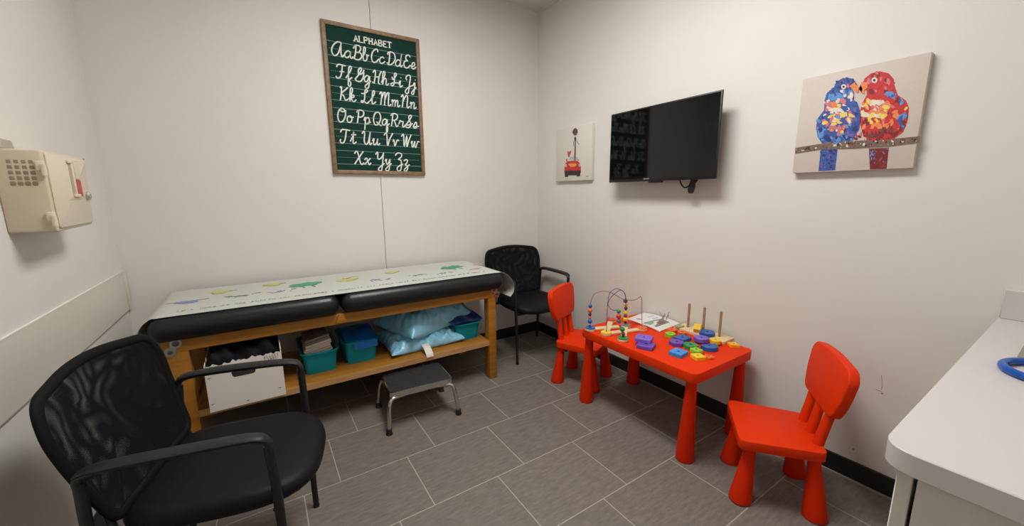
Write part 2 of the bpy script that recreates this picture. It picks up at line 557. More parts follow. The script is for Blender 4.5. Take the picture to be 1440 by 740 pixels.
# pads: fat rounded cushions with a soft crown
def pad(x0, x1):
    y0, y1, z0, z1 = -.70, -.03, .672, .788
    b = MB()
    nx = 40
    sec = []
    rr = .046
    for k in range(9):   # front edge, bottom to top
        a = -PI / 2 + PI * k / 8
        sec.append((y0 + rr - rr * math.cos(a) * 1.0, (z0 + z1) / 2 + (z1 - z0) / 2 * math.sin(a)))
    for k in range(1, 8): sec.append((y0 + rr + (y1 - y0 - 2 * rr) * k / 8, z1 + .003 * math.sin(PI * k / 8)))
    for k in range(9):
        a = PI / 2 - PI * k / 8
        sec.append((y1 - rr + rr * math.cos(a), (z0 + z1) / 2 + (z1 - z0) / 2 * math.sin(a)))
    xs = []
    vs, fs = [], []
    cy, cz = (y0 + y1) / 2, (z0 + z1) / 2
    stations = []
    re = .05
    for k in range(7):
        a = PI / 2 * k / 6
        stations.append((x0 + re * (1 - math.sin(a)), math.cos(a)))   # inset factor
    stations = [(x0 + re * (1 - math.sin(PI / 2 * k / 6)), 1 - math.cos(PI / 2 * (1 - k / 6)) if False else (1 - math.sin(PI / 2 * k / 6))) for k in range(7)]
    st = []
    for k in range(7):
        a = PI / 2 * k / 6
        st.append((x0 + re * (1 - math.cos(a)), re * (1 - math.sin(a))))
    for k in range(1, 10): st.append((x0 + re + (x1 - x0 - 2 * re) * k / 10, 0))
    for k in range(7):
        a = PI / 2 * (1 - k / 6)
        st.append((x1 - re * (1 - math.cos(a)), re * (1 - math.sin(a))))
    ns = len(sec)
    for x, ins in st:
        for (y, z) in sec:
            fy = 1 - ins / ((y1 - y0) / 2); fz = 1 - ins / ((z1 - z0) / 2)
            vs.append((x, cy + (y - cy) * fy, cz + (z - cz) * fz))
    for i in range(len(st) - 1):
        for j in range(ns):
            j2 = (j + 1) % ns
            fs.append((i * ns + j, i * ns + j2, (i + 1) * ns + j2, (i + 1) * ns + j))
    fs.append(tuple(range(ns))); fs.append(tuple((len(st) - 1) * ns + j for j in reversed(range(ns))))
    b.add(vs, fs)
    return b.build('vinyl_pad', vinyl_m, ET, True, angle=60)
pad(-2.69, -1.882); pad(-1.872, -.80)
# steel link brackets on the front corners
def bracket(p0, p1, y):
    b = MB()
    for p in (p0, p1):
        b.lathe([(.0001, 0), (.0225, 0), (.0225, .004), (.0001, .004)], 24, TR((p[0], y, p[1])) @ RX(PI / 2))
    d = Vector((p1[0] - p0[0], 0, p1[1] - p0[1])); L = d.length; ang = math.atan2(d.z, d.x)
    b.box((L / 2, 0, .002), (L, .028, .0038), M=TR((p0[0], y, p0[1])) @ RX(PI / 2) @ RZ(ang))
    br = b.build('bracket', steel_m, ET, True)
    for p, r in ((p0, .014), (p1, .010)):
        MB().lathe([(.0001, .004), (r, .004), (r * .9, .008), (r * .5, .009), (.0001, .009)], 16, TR((p[0], y, p[1])) @ RX(PI / 2)).build('bolt', mat('dark_bolt', (120, 118, 112), .35, 1.0), br, True)
bracket((-2.598, .656), (-2.622, .618), YF - .0022)
bracket((-.872, .668), (-.850, .634), YF - .0022)
b = MB(); b.lathe([(.0001, 0), (.006, 0), (.005, .003), (.0001, .003)], 14, TR((-2.60, YF, .585)) @ RX(PI / 2)); b.build('screw', steel_m, ET, True)

# paper sheet with printed trees, planes and letters
paper_m = mat('exam_paper', (188, 189, 180), .75, var=.01, scale=20)
pg_m = mat('print_green', (76, 148, 116), .8); py_m = mat('print_yellow', (184, 184, 112), .8)
pb_m = mat('print_blue', (128, 138, 176), .8); pk_m = mat('print_grey', (128, 132, 132), .8); po_m = mat('print_tan', (176, 160, 130), .8)
PT = thing('exam_paper', 'printed white paper sheet drawn over the exam table pads', 'paper', (-1.75, -.37, .793))
prof = []   # along x: hanging at the left, flat, hanging free at the right end
prof += [(-2.728, .58), (-2.733, .62), (-2.732, .67), (-2.722, .725), (-2.705, .760), (-2.680, .784), (-2.645, .7945)]
for k in range(1, 12): prof.append((-2.645 + (2.645 - .86) * k / 12, .795))
prof += [(-.86, .795), (-.815, .790), (-.775, .772), (-.745, .745), (-.722, .710), (-.710, .670), (-.716, .630), (-.742, .600)]
PP = spline([(x, 0, z) for x, z in prof], 4)
def pfn(u, v):
    i = min(len(PP) - 1, int(round(u * (len(PP) - 1))))
    p = PP[i]
    y0 = -.665 if p.x < -.9 else -.665 + .0 * (p.x + .9)
    y1 = -.075
    y = y0 + (y1 - y0) * v
    # gently laid over the front roll of the pad and slightly wavy
    dz = 0
    if -2.66 < p.x < -.83:
        dz = .0012 * math.sin(p.x * 23) * (1 - abs(2 * v - 1)) + .002 * math.sin(PI * v)
        if y < -.655: dz -= (-.655 - y) * .3
    return (p.x, y, p.z + dz)
pr = MB().sheet(pfn, len(PP) - 1, 16, .0012, mi=5)
ZP = .7985
ZK = [0]
def zlift():
    ZK[0] += 1
    return (ZK[0] % 40) * .00002
def blob(cx, cy, rx, ry, mi, seed, rot=0., n=18, rough=.25):
    rnd = random.Random(seed)
    pts = []
    for k in range(n):
        a = 2 * PI * k / n
        q = 1 + rnd.uniform(-rough, rough)
        x, y = rx * q * math.cos(a), ry * q * math.sin(a)
        pts.append((cx + x * math.cos(rot) - y * math.sin(rot), cy + x * math.sin(rot) + y * math.cos(rot)))
    zz = zlift(); pr.prism(pts, ZP, ZP + .0006 + zz, mi=mi)
def stroke(p0, p1, w, mi):
    a = Vector((p0[0], p0[1], ZP + .0003)); c = Vector((p1[0], p1[1], ZP + .0003))
    d = (c - a); n = Vector((-d.y, d.x, 0)).normalized() * w / 2
    zz = zlift(); pr.prism([(a + n)[:2], (a - n)[:2], (c - n)[:2], (c + n)[:2]], ZP, ZP + .0006 + zz, mi=mi)
def pp(px, py):
    q = on(px, py, 2, .799); return (q.x, q.y)
MG, MY, MBL, MK, MT = 0, 1, 2, 3, 4
# trees
for (cx, cy, w, h, sd) in ((429, 400, .105, .10, 1), (635, 376, .10, .11, 2)):
    q = pp(cx, cy)
    blob(q[0] - w * .35, q[1] - .008, w * .5, h * .5, MG, sd); blob(q[0] + w * .3, q[1] + .01, w * .55, h * .5, MG, sd + 5)
    stroke((q[0] - w * .2, q[1] - h * .3), (q[0] - w * .12, q[1] - h * 1.0), .008, MG); stroke((q[0] + w * .3, q[1] - h * .3), (q[0] + w * .42, q[1] - h * 1.0), .008, MG)
# planes, suns and small drawings
def plane_print(px, py, mi, s=1., sd=3):
    q = pp(px, py)
    blob(q[0], q[1], .045 * s, .028 * s, mi, sd); stroke((q[0] - .085 * s, q[1] + .02 * s), (q[0] + .09 * s, q[1] + .03 * s), .006 * s, mi)
    stroke((q[0], q[1]), (q[0] + .03 * s, q[1] - .03 * s), .009 * s, mi); stroke((q[0] - .02 * s, q[1] + .03 * s), (q[0] - .05 * s, q[1]), .005 * s, mi)
def bug_print(px, py, mi, s=1., sd=3):
    q = pp(px, py); rnd = random.Random(sd)
    for k in range(9):
        a = (q[0] + rnd.uniform(-.06, .06) * s, q[1] + rnd.uniform(-.025, .025) * s)
        stroke(a, (a[0] + rnd.uniform(-.035, .035) * s, a[1] + rnd.uniform(-.02, .02) * s), .004 * s, mi)
    blob(q[0] - .02 * s, q[1], .02 * s, .01 * s, mi, sd)
plane_print(262, 425, MBL, 1.0, 11); bug_print(346, 415, MK, 1.2, 12); bug_print(400, 409, MBL, 1.0, 13)
for (x, y, s, sd) in ((310, 411, 1., 21), (384, 400, .9, 22), (485, 394, 1.1, 23), (550, 383, .8, 24)):
    q = pp(x, y); blob(q[0], q[1], .05 * s, .04 * s, MY, sd, rough=.4); stroke((q[0] + .04 * s, q[1]), (q[0] + .075 * s, q[1] + .008), .005, MK)
bug_print(492, 391, MK, 1., 31); bug_print(535, 393, MBL, 1., 32); bug_print(588, 387, MK, .9, 33); bug_print(624, 384, MBL, .9, 34)
for (x, y) in ((672, 372), (668, 378)):
    q = pp(x, y); blob(q[0], q[1], .04, .018, MT, x)
# the printed row of little letters along the front edge
x = -2.58
rnd = random.Random(5)
while x < -.92:
    y0 = -.612
    h = rnd.uniform(.014, .02)
    mi = MBL if rnd.random() < .4 else MK
    stroke((x, y0), (x + .003, y0 + h), .003, mi)
    if rnd.random() < .7: stroke((x + .001, y0 + h * rnd.choice((0, .5, 1))), (x + .010, y0 + h * rnd.choice((0, .5, 1))), .003, mi)
    if rnd.random() < .5: stroke((x + .010, y0), (x + .010, y0 + h), .003, mi)
    x += rnd.choice((.017, .017, .019, .034))
pr.build('paper_sheet', [pg_m, py_m, pb_m, pk_m, po_m, paper_m], PT, True, angle=70)

# ------------------------------------------------------------------ things on the shelf
ZS = .2986
card_m = mat('white_cardboard', (226, 219, 212), .7, var=.02, scale=8)
cardin_m = mat('cardboard_inside', (120, 112, 104), .8)
black_m = mat('black_bag', (10, 9, 10), .7, spec=.2, var=.2, scale=9, bump=.3, bscale=18)
ink_m = mat('ink_dark', (48, 46, 48), .8)
BX = thing('cardboard_box', 'torn white cardboard box at the left end of the exam table shelf', 'box', (-2.34, -.54, ZS))
bx0, bx1, byf, byb = -2.505, -2.185, -.705, -.37
rnd = random.Random(3)
def torn_wall(a, c, inward, h0, h1, name='x'):
    """one wall of the box, its top edge torn ragged"""
    b = MB(); n = 28
    A, C = Vector(a), Vector(c); nv = Vector(inward) * .004
    vs, fs = [], []
    for k in range(n + 1):
        t = k / n; p = A.lerp(C, t)
        h = h0 + (h1 - h0) * t + rnd.uniform(-.006, .006) + (.006 if k % 7 == 3 else 0)
        out = Vector((0, 0, 0))
        vs += [p, p + Vector((0, 0, h)), p + nv, p + nv + Vector((0, 0, h))]
    for k in range(n):
        o = 4 * k
        fs += [(o, o + 4, o + 5, o + 1), (o + 2, o + 3, o + 7, o + 6), (o + 1, o + 5, o + 7, o + 3), (o, o + 2, o + 6, o + 4)]
    fs += [(0, 1, 3, 2), (4 * n, 4 * n + 2, 4 * n + 3, 4 * n + 1)]
    return b.add(vs, fs)
b = MB()
for args in (((bx0, byf, ZS), (bx1, byf, ZS), (0, 1, 0), .232, .240), ((bx0, byb, ZS), (bx1, byb, ZS), (0, -1, 0), .27, .27),
             ((bx0, byf + .004, ZS), (bx0, byb - .004, ZS), (1, 0, 0), .232, .26), ((bx1, byf + .004, ZS), (bx1, byb - .004, ZS), (-1, 0, 0), .262, .27)):
    t = torn_wall(*args); b.add(t.v, t.f)
b.span((bx0 + .004, byf + .004, ZS + .0005), (bx1 - .004, byb - .004, ZS + .005))
b.build('box_body', card_m, BX, True, angle=20)
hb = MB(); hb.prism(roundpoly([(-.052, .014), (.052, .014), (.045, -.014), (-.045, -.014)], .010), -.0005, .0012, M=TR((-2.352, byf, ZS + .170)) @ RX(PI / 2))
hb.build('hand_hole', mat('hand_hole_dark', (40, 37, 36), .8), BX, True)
# stapled corners
for (x, z) in ((-2.49, .04), (-2.21, .045), (-2.35, .018), (-2.49, .175)):
    MB().box((x, byf - .0007, ZS + z), (.012, .0015, .0025)).build('staple', mat('staple_grey', (110, 106, 102), .4, .8), BX, True)
CAPS = {'P': [[(0, 0), (0, 1)], [(0, 1), (.55, 1), (.65, .78), (.55, .52), (0, .5)]], 'L': [[(0, 1), (0, 0), (.6, 0)]],
        'A': [[(0, 0), (.35, 1), (.7, 0)], [(.13, .36), (.57, .36)]], 'C': [[(.65, .8), (.4, 1), (.1, .8), (.05, .4), (.25, 0), (.65, .12)]],
        'E': [[(.6, 1), (0, 1), (0, 0), (.6, 0)], [(0, .52), (.5, .52)]], 'T': [[(-.05, 1), (.65, 1)], [(.3, 1), (.3, 0)]],
        'H': [[(0, 0), (0, 1)], [(.65, 0), (.65, 1)], [(0, .52), (.65, .52)]],
        'B': [[(0, 0), (0, 1), (.5, 1), (.6, .78), (.45, .53), (0, .53)], [(.45, .53), (.68, .28), (.52, 0), (0, 0)]]}
b = MB()
rnd = random.Random(8)
for row, (txt, z) in enumerate((('PLACET', .218), ('LABEL', .203))):
    x = -2.262 + row * .004
    for ch in txt:
        for stq in CAPS[ch]:
            b.tube([(x + px * .008, byf - .0006, ZS + z + pz * .011 + (x + 2.262) * .10) for px, pz in stq], .0009, 4)
        x += .0115
b.build('handwriting', ink_m, BX, True)

# black bag stuffed in the box
def bagfn(sgn):
    return None
b = MB()
def top_bag(u, v):
    x = bx0 + .012 + (bx1 - bx0 - .024) * u; y = byf + .012 + (byb - byf - .024) * v
    e = min(u, 1 - u, v, 1 - v)
    z = ZS + .230 + .045 * min(1, e * 7) ** .5 + .022 * math.sin(u * 9 + v * 4) * math.sin(v * 7 + 1) + .012 * math.sin(u * 23 + v * 11)
    return (x, y, z)
b.sheet(top_bag, 30, 20, .19, down=True)
solo(b, 'bag', black_m, 'black plastic bag stuffed inside the torn white cardboard box', 'bag', (-2.345, -.54, ZS + .03), world=True)

# teal bins
teal_m = mat('teal_plastic', (0, 142, 158), .45, spec=.25, var=.03)
def make_bin(name, label, x0, x1, y0, y1, h, group='teal bins on the exam table shelf'):
    cx, cy = (x0 + x1) / 2, (y0 + y1) / 2
    t = thing(name, label, 'bin', (cx, cy, ZS), 0, group)
    w, d = x1 - x0, y1 - y0
    n = 6
    def ring(wv, dv, r, z): return [(x, y, z) for x, y in rrect(wv, dv, r, n)]
    rings = [ring(w * .84, d * .84, .025, .0), ring(w * .85, d * .85, .028, .004), ring(w * .97, d * .97, .032, h - .006), ring(w * .97, d * .97, .032, h - .006),
             ring(w, d, .036, h - .006), ring(w, d, .036, h), ring(w * .95, d * .95, .03, h), ring(w * .82, d * .82, .024, .006)]
    vs, fs = [], []
    k = len(rings[0])
    for r in rings: vs += r
    for i in range(len(rings) - 1):
        for j in range(k):
            j2 = (j + 1) % k
            fs.append((i * k + j, i * k + j2, (i + 1) * k + j2, (i + 1) * k + j))
    fs.append(tuple(reversed(range(k)))); o = (len(rings) - 1) * k; fs.append(tuple(o + j for j in range(k)))
    body = MB().add(vs, fs).build('bin_body', teal_m, t)
    rim = MB(); ro_ = rrect(w + .008, d + .008, .04, n)
    rim.tube([(x, y, h - .002) for x, y in ro_], .005, 6, closed=True)
    rim.build('rim', teal_m, t)
    return t
make_bin('storage_bin', 'teal plastic bin holding a stack of folded papers, next to the cardboard box', -2.085, -1.895, -.555, -.20, .135)
make_bin('storage_bin', 'teal plastic bin covered by a bright blue paper wrap, middle of the shelf', -1.855, -1.655, -.53, -.20, .145)
make_bin('storage_bin', 'teal plastic bin with dark blue folder at the right end of the shelf', -1.125, -.930, -.56, -.26, .125)
news_m = mat('newsprint', (222, 210, 192), .8, var=.08, scale=40)
news2_m = mat('newsprint_dark', (160, 148, 134), .8, var=.15, scale=30)
rnd = random.Random(12)
for k in range(6):
    w = .150 - k * .003
    b = MB()
    b.box((0, 0, .007), (w, .25, .0125), .003, 2)
    for q in range(3): b.box((w / 2 * 0, 0, .0035 + q * .0035), (w + .0012, .251, .0008))
    solo(b, 'folded_paper', news2_m if k == 5 else news_m,
         ['folded paper lowest in the stack inside the teal bin', 'folded paper second from the bottom of the stack in the teal bin', 'folded paper third from the bottom of the stack in the teal bin',
          'folded paper third from the top of the stack in the teal bin', 'folded paper second from the top of the stack in the teal bin', 'greyish folded paper topmost of the stack in the teal bin'][k],
         'paper', (-1.992 + rnd.uniform(-.004, .004), -.395 + (.05 if k == 5 else 0), ZS + .104 + k * .0146), 0, 'folded papers in the teal bin', rot=(math.radians(-4), math.radians(-10 if k < 5 else -10), math.radians(rnd.uniform(-3, 3))))
blue_m = mat('blue_wrap', (18, 104, 178), .42, var=.1, scale=14, bump=.2, bscale=20)
def wrap(u, v):   # blue sheet lying over the middle bin and hanging over the front right of the rim
    x = -1.845 + .185 * u; y = -.24 - .302 * v
    if v > .86:
        y = -.537 - .006; z = .452 - (v - .86) / .14 * .052
        x = -1.80 + .135 * u
    else: z = .452 + .022 * math.sin(PI * v / .86) + .008 * math.sin(u * 8 + v * 5)
    return (x, y, z)
solo(MB().sheet(wrap, 16, 28, .0015), 'blue_sheet', blue_m, 'bright blue plastic sheet laid over the middle teal bin and hanging over its rim', 'sheet', (-1.75, -.4, .452), world=True)
navy_m = mat('navy_wrap', (24, 62, 128), .38, var=.15, scale=12, bump=.3, bscale=16)
def fold(u, v):
    x = -1.16 + .235 * u; y = -.22 - .35 * v
    z = .4275 + .03 * (1 - v) + .012 * math.sin(u * 9 + 1) * math.sin(v * 6) + .05 * max(0, .4 - u) * (1 - v) + .02 * u * u * (1 - v) + .014
    return (x, y, z)
solo(MB().sheet(fold, 18, 14, .002), 'blue_folder', navy_m, 'dark blue crumpled folder lying over the teal bin at the right end of the shelf', 'folder', (-1.04, -.38, .44), world=True)

# pillows
pil_m = mat('light_blue_vinyl', (146, 212, 240), .26, var=.05, scale=7, bump=.5, bscale=12)
def pillow(cx, cy, z0, w, d, h, rz, tilt, label, seed, name='pillow'):
    rnd = random.Random(seed); ph = [rnd.uniform(0, 6) for _ in range(8)]
    b = MB()
    def surf(sgn):
        def fn(u, v):
            a, c = 2 * u - 1, 2 * v - 1
            # pinched edges between pointed corners
            ex = 1 - .07 * (1 - c * c); ey = 1 - .08 * (1 - a * a)
            x = a * w / 2 * ex; y = c * d / 2 * ey
            q = max(0, (1 - abs(a) ** 2.6)) * max(0, (1 - abs(c) ** 2.6))
            hh = h / 2 * q ** .55
            ed = max(abs(a), abs(c))
            wr = .006 * math.sin(9 * a + 5 * c + ph[0]) * math.sin(7 * c + ph[1]) + .0055 * math.sin(19 * a * c + ph[2]) * ed + .004 * math.sin(16 * (a + c) + ph[3]) * ed * ed + .003 * math.sin(26 * (a - c) + ph[4]) * ed
            cr = ed ** 3
            fold_ = (.007 * math.sin(31 * abs(a) - 13 * abs(c) + ph[5]) + .006 * math.sin(27 * abs(c) - 15 * abs(a) + ph[6])) * cr
            z = h * .2 + (hh * 1.6 if sgn > 0 else -min(hh, h * .2)) + ((wr * 1.5 + fold_) * min(1, q * 5) if sgn > 0 else 0)
            return (x, y, max(z, 0))
        return fn
    n = 56
    b.grid(surf(1), n, n); b.grid(surf(-1), n, n, flip=True)
    bm = bmesh.new()
    vs = [bm.verts.new(v) for v in b.v]
    for f in b.f: bm.faces.new([vs[i] for i in f])
    bmesh.ops.remove_doubles(bm, verts=bm.verts[:], dist=.0004)
    bb = MB().bm(bm)
    t = thing(name, label, 'pillow', (cx, cy, z0), 0, 'light blue pillows on the exam table shelf', rot=(tilt[0], tilt[1], rz))
    bb.build('pillow_cover', pil_m, t, angle=80)
    s = MB()
    return t
P1 = pillow(-1.335, -.365, ZS + .001, .53, .43, .125, math.radians(2), (0, 0), 'light blue vinyl pillow with a white tag, lower of the two on the shelf', 1)
P2 = pillow(-1.275, -.322, ZS + .108, .57, .44, .195, math.radians(20), (math.radians(2), math.radians(-2)), 'light blue vinyl pillow lying on top of the other pillow', 2)
tagm = mat('white_label', (222, 216, 208), .7, var=.02)
def tagfn(u, v):
    x = -1.345 - .048 + .048 * u + .004 * v; s_ = v * .105
    if s_ < .03: y, z = -.575 - s_ * 1.2, .352 - s_ * .35
    elif s_ < .085: y, z = -.611 - (s_ - .03) * .72, .3415 - (s_ - .03) * .62
    else: y, z = -.6506 - (s_ - .085) * .3, .3074 - (s_ - .085) * .95
    return (x, y, z)
tg = MB().sheet(tagfn, 4, 18, .001).build('care_tag', tagm, P1)
tg.data.transform(WM[P1.name].inverted())
tg['label'] = 'white paper tag'

# ------------------------------------------------------------------ step stool
chrome_m = mat('chrome', (205, 203, 198), .18, 1.0, var=.03)
rub_m = mat('black_rubber', (24, 23, 23), .6)
tread_m = mat('black_tread', (46, 46, 46), .55, var=.18, scale=60, bump=.35, bscale=120)
SS = thing('step_stool', 'chrome step stool with black rubber tread in front of the exam table', 'step stool', (-1.4975, -.755, 0), math.radians(-4.2))
hx, hy, zt = .185, .135, .226
b = MB(); b.prism(rrect(2 * hx - .006, 2 * hy - .006, .018), zt - .006, zt + .002, .0015, 1); b.build('tread', tread_m, SS)
rr_ = MB()
for k in range(17):
    y = -hy + .02 + k * (2 * hy - .04) / 16
    rr_.box((0, y, zt + .0022), (2 * hx - .03, .005, .0012))
rr_.build('tread_ribs', tread_m, SS)
b = MB()
ro_, ri_ = rrect(2 * hx + .004, 2 * hy + .004, .021), rrect(2 * hx - .008, 2 * hy - .008, .017)
k = len(ro_); vs, fs = [], []
for z, P_ in ((zt - .030, ro_), (zt + .0035, ro_), (zt + .0035, ri_), (zt - .030, ri_)): vs += [(x, y, z) for x, y in P_]
for i in range(4):
    for j in range(k):
        fs.append((i * k + j, i * k + (j + 1) % k, ((i + 1) % 4) * k + (j + 1) % k, ((i + 1) % 4) * k + j))
b.add(vs, fs); b.build('edge_band', chrome_m, SS)
MB().box((0, 0, zt - .012), (2 * hx - .01, 2 * hy - .01, .01)).build('underside', steel_m, SS)
for sx in (-1, 1):
    for sy in (-1, 1):
        pts = spline([(sx * .10, sy * (hy - .012), zt - .028), (sx * .150, sy * (hy - .008), zt - .030), (sx * .182, sy * (hy + .002), zt - .042), (sx * .196, sy * (hy + .012), zt - .085), (sx * .206, sy * (hy + .026), .03), (sx * .207, sy * (hy + .028), .012)], 5)
        lg = MB().tube(pts, .0115, 12).build('leg', chrome_m, SS)
        ft = MB().lathe([(.0001, 0), (.019, 0), (.019, .006), (.0155, .012), (.0155, .034), (.0125, .036), (.0001, .036)], 18, TR((sx * .2075, sy * (hy + .0285), 0))).build('rubber_foot', rub_m, lg)

# ------------------------------------------------------------------ black armchairs
tube_m = mat('black_powder_coat', (22, 22, 23), .42, var=.05)
arm_m = mat('black_arm_pad', (30, 30, 30), .5, spec=.35, var=.08, scale=40, bump=.06, bscale=150)
seat_m = mat('black_leatherette', (17, 17, 18), .55, spec=.2, var=.06, scale=25, bump=.05, bscale=160)
rim_m = mat('black_back_rim', (15, 15, 16), .7, spec=.15, var=.08, scale=50)
meshA = mesh_fabric('black_mesh_front', .0030, .0, .43)
meshB = mesh_fabric('black_mesh_rear', .00309, .012, .43, .012)
BACK = roundpoly([(-.232, .470), (.232, .470), (.262, .62), (.280, .765), (.255, .846), (0, .879), (-.255, .846), (-.280, .765), (-.262, .62)], [.05, .05, .10, .07, .07, .2, .07, .07, .10], 7)
def back_x(y, z): return -.190 - .285 * (z - .48) - .012 * math.sin(PI * min(1, max(0, (z - .478) / .42))) + .042 * (y / .27) ** 2 * (.6 + .4 * (z - .478) / .42)
def back_ring(r, off=0.):
    out = []
    for y, z in BACK:
        yy, zz = y * r, .69 + (z - .69) * r
        out.append(Vector((back_x(yy, zz) + off, yy, zz)))
    return out
def back_web(off):
    rs = [back_ring(k / 14 * .99 if k else .004, off) for k in range(15)]
    n = len(rs[0]); vs, fs = [], []
    for r_ in rs: vs += r_
    for i in range(14):
        for j in range(n):
            fs.append((i * n + j, i * n + (j + 1) % n, (i + 1) * n + (j + 1) % n, (i + 1) * n + j))
    return MB().add(vs, fs)
def make_armchair(label, loc, rz):
    t = thing('armchair', label, 'chair', loc, rz, 'black mesh-back armchairs')
    # seat cushion
    b = MB()
    def seat_out(a):
        c, s = math.cos(a), math.sin(a)
        e = 3.2 if c > 0 else 5.0
        r = 1 / (abs(c) ** e + abs(s) ** e) ** (1 / e)
        return r * c, r * s
    n = 56
    rings = [(.95, .408), (1.0, .416), (1.01, .434), (1.0, .450), (.965, .462), (.88, .468), (.6, .4695), (.25, .468)]
    vs, fs = [], []
    for (sc_, z) in rings:
        for k in range(n):
            px, py = seat_out(2 * PI * k / n)
            x = .05 + .252 * sc_ * px; y = .243 * sc_ * py * (1 - .05 * (px < 0) * abs(px))
            zz = z - (.016 * max(0, (x - .18) / .12) ** 2 if z > .43 else 0) + .006 * abs(py * sc_) ** 2
            vs.append((x, y, zz))
    for i in range(len(rings) - 1):
        for k in range(n):
            k2 = (k + 1) % n
            fs.append((i * n + k, i * n + k2, (i + 1) * n + k2, (i + 1) * n + k))
    fs.append(tuple(reversed(range(n)))); fs.append(tuple((len(rings) - 1) * n + k for k in range(n)))
    b.add(vs, fs).build('seat', seat_m, t, angle=60)
    # seat pan frame
    for x in (.20, -.17): MB().tube([(x, .238, .405), (x, -.238, .405)], .011, 10).build('seat_rail', tube_m, t)
    # legs, arms
    for s in (-1, 1):
        MB().tube(spline([(.205, s * .262, .632), (.210, s * .258, .52), (.211, s * .252, .36), (.212, s * .246, .12), (.213, s * .245, .008)], 4), [.0125] * 4 + [.0125] * 4 + [.012] * 4 + [.0105] * 4 + [.010], 12, sq=(1.1, .9)).build('leg', tube_m, t)
        MB().tube(spline([(-.205, s * .268, .632), (-.212, s * .262, .50), (-.216, s * .256, .36), (-.222, s * .250, .15), (-.228, s * .248, .008)], 4), [.0125] * 8 + [.012] * 4 + [.0105] * 4 + [.010], 12, sq=(1.1, .9)).build('leg', tube_m, t)
        for lx, ly in ((.213, s * .245), (-.228, s * .248)):
            MB().lathe([(.0001, 0), (.0125, 0), (.013, .006), (.0115, .012), (.0001, .012)], 14, TR((lx, ly, 0))).build('glide', rub_m, t)
        pts = spline([(.205, s * .262, 0.615), (.207, s * .262, 0.640), (.190, s * .265, 0.658), (.14, s * .268, 0.665), (.0, s * .272, 0.666), (-.13, s * .273, 0.664), (-.185, s * .271, 0.658), (-.206, s * .269, 0.640), (-.206, s * .268, 0.615)], 5)
        am = MB().tube(pts, .0125, 12, sq=(.9, 1.1)).build('arm', tube_m, t)
        pad_pts = spline([(.205, s * .264, 0.654), (.185, s * .266, 0.666), (.13, s * .269, 0.672), (0, s * .274, 0.674), (-.12, s * .275, 0.672), (-.18, s * .273, 0.666), (-.205, s * .271, 0.656)], 5)
        rad = [.016 + .008 * math.sin(PI * k / (len(pad_pts) - 1)) ** .6 for k in range(len(pad_pts))]
        MB().tube(pad_pts, rad, 12, sq=(.34, 1.0)).build('arm_pad', arm_m, am)
        # upright from the rear leg to the backrest
        MB().tube(spline([(-.17, s * .238, .405), (-.182, s * .228, .45), (-.200, s * .216, .52), (-.226, s * .215, .60)], 4), .011, 10, sq=(.8, 1.2)).build('back_upright', tube_m, t)
    # backrest: rim and two layers of mesh
    MB().tube(back_ring(.975), .0125, 12, sq=(.75, 1.25), closed=True).build('back_frame', rim_m, t, angle=70)
    back_web(.006).build('back_mesh', meshA, t); back_web(-.006).build('back_mesh', meshB, t)
    return t
make_armchair('large black mesh-back armchair in the near left, facing the room', (-2.394, -1.433, 0), math.radians(-13.6))
FC = [o for o in bpy.data.objects if o.name.startswith('armchair')][0]
dup(FC, (-.357, -.345, 0), math.radians(-92), 'black mesh-back armchair in the corner past the right end of the exam table', 'black mesh-back armchairs')

# ------------------------------------------------------------------ red children's furniture
red_m = mat('red_plastic', (222, 54, 10), .5, spec=.12, var=.02, scale=20, bump=.03, bscale=250)
redleg_m = mat('red_plastic_leg', (214, 44, 6), .5, spec=.12, var=.02, scale=20, bump=.03, bscale=250)
foot_m = mat('dark_red_foot', (120, 30, 16), .6)
TZ = .50
RT = thing('kids_table', 'red plastic children\'s table against the right wall, covered with toys', 'table', (-.318, -1.624, 0))
b = MB(); b.prism(roundpoly([(-.275, -.388), (.262, -.388), (.262, .388), (-.275, .388)], .045, 6), TZ - .052, TZ, .004, 2); b.build('tabletop', red_m, RT)
def cone_leg(parent, p_top, p_bot, z_top, r_top, r_bot, m=None):
    T, B = Vector((*p_top, z_top)), Vector((*p_bot, 0))
    n = 14; pts = []; rad = []
    for k in range(n + 1):
        q = k / n
        pts.append(T.lerp(B, q)); rad.append(r_top + (r_bot - r_top) * (q ** 1.25))
    rad[-1] = r_bot * .93
    lg = MB().tube(pts, rad, 26).build('leg', m or redleg_m, parent)
    MB().lathe([(.0001, -.0), (r_bot * .86, 0), (r_bot * .95, .003), (r_bot * .95, .006), (.0001, .006)], 26, TR((*p_bot, 0))).build('foot', foot_m, lg)
    return lg
for tx, ty, bx, by in ((-.232, .345, -.222, .372), (-.232, -.345, -.205, -.322), (.205, .345, .232, .372), (.215, -.345, .215, -.345)):
    cone_leg(RT, (tx, ty), (bx, by), TZ - .05, .024, .046)
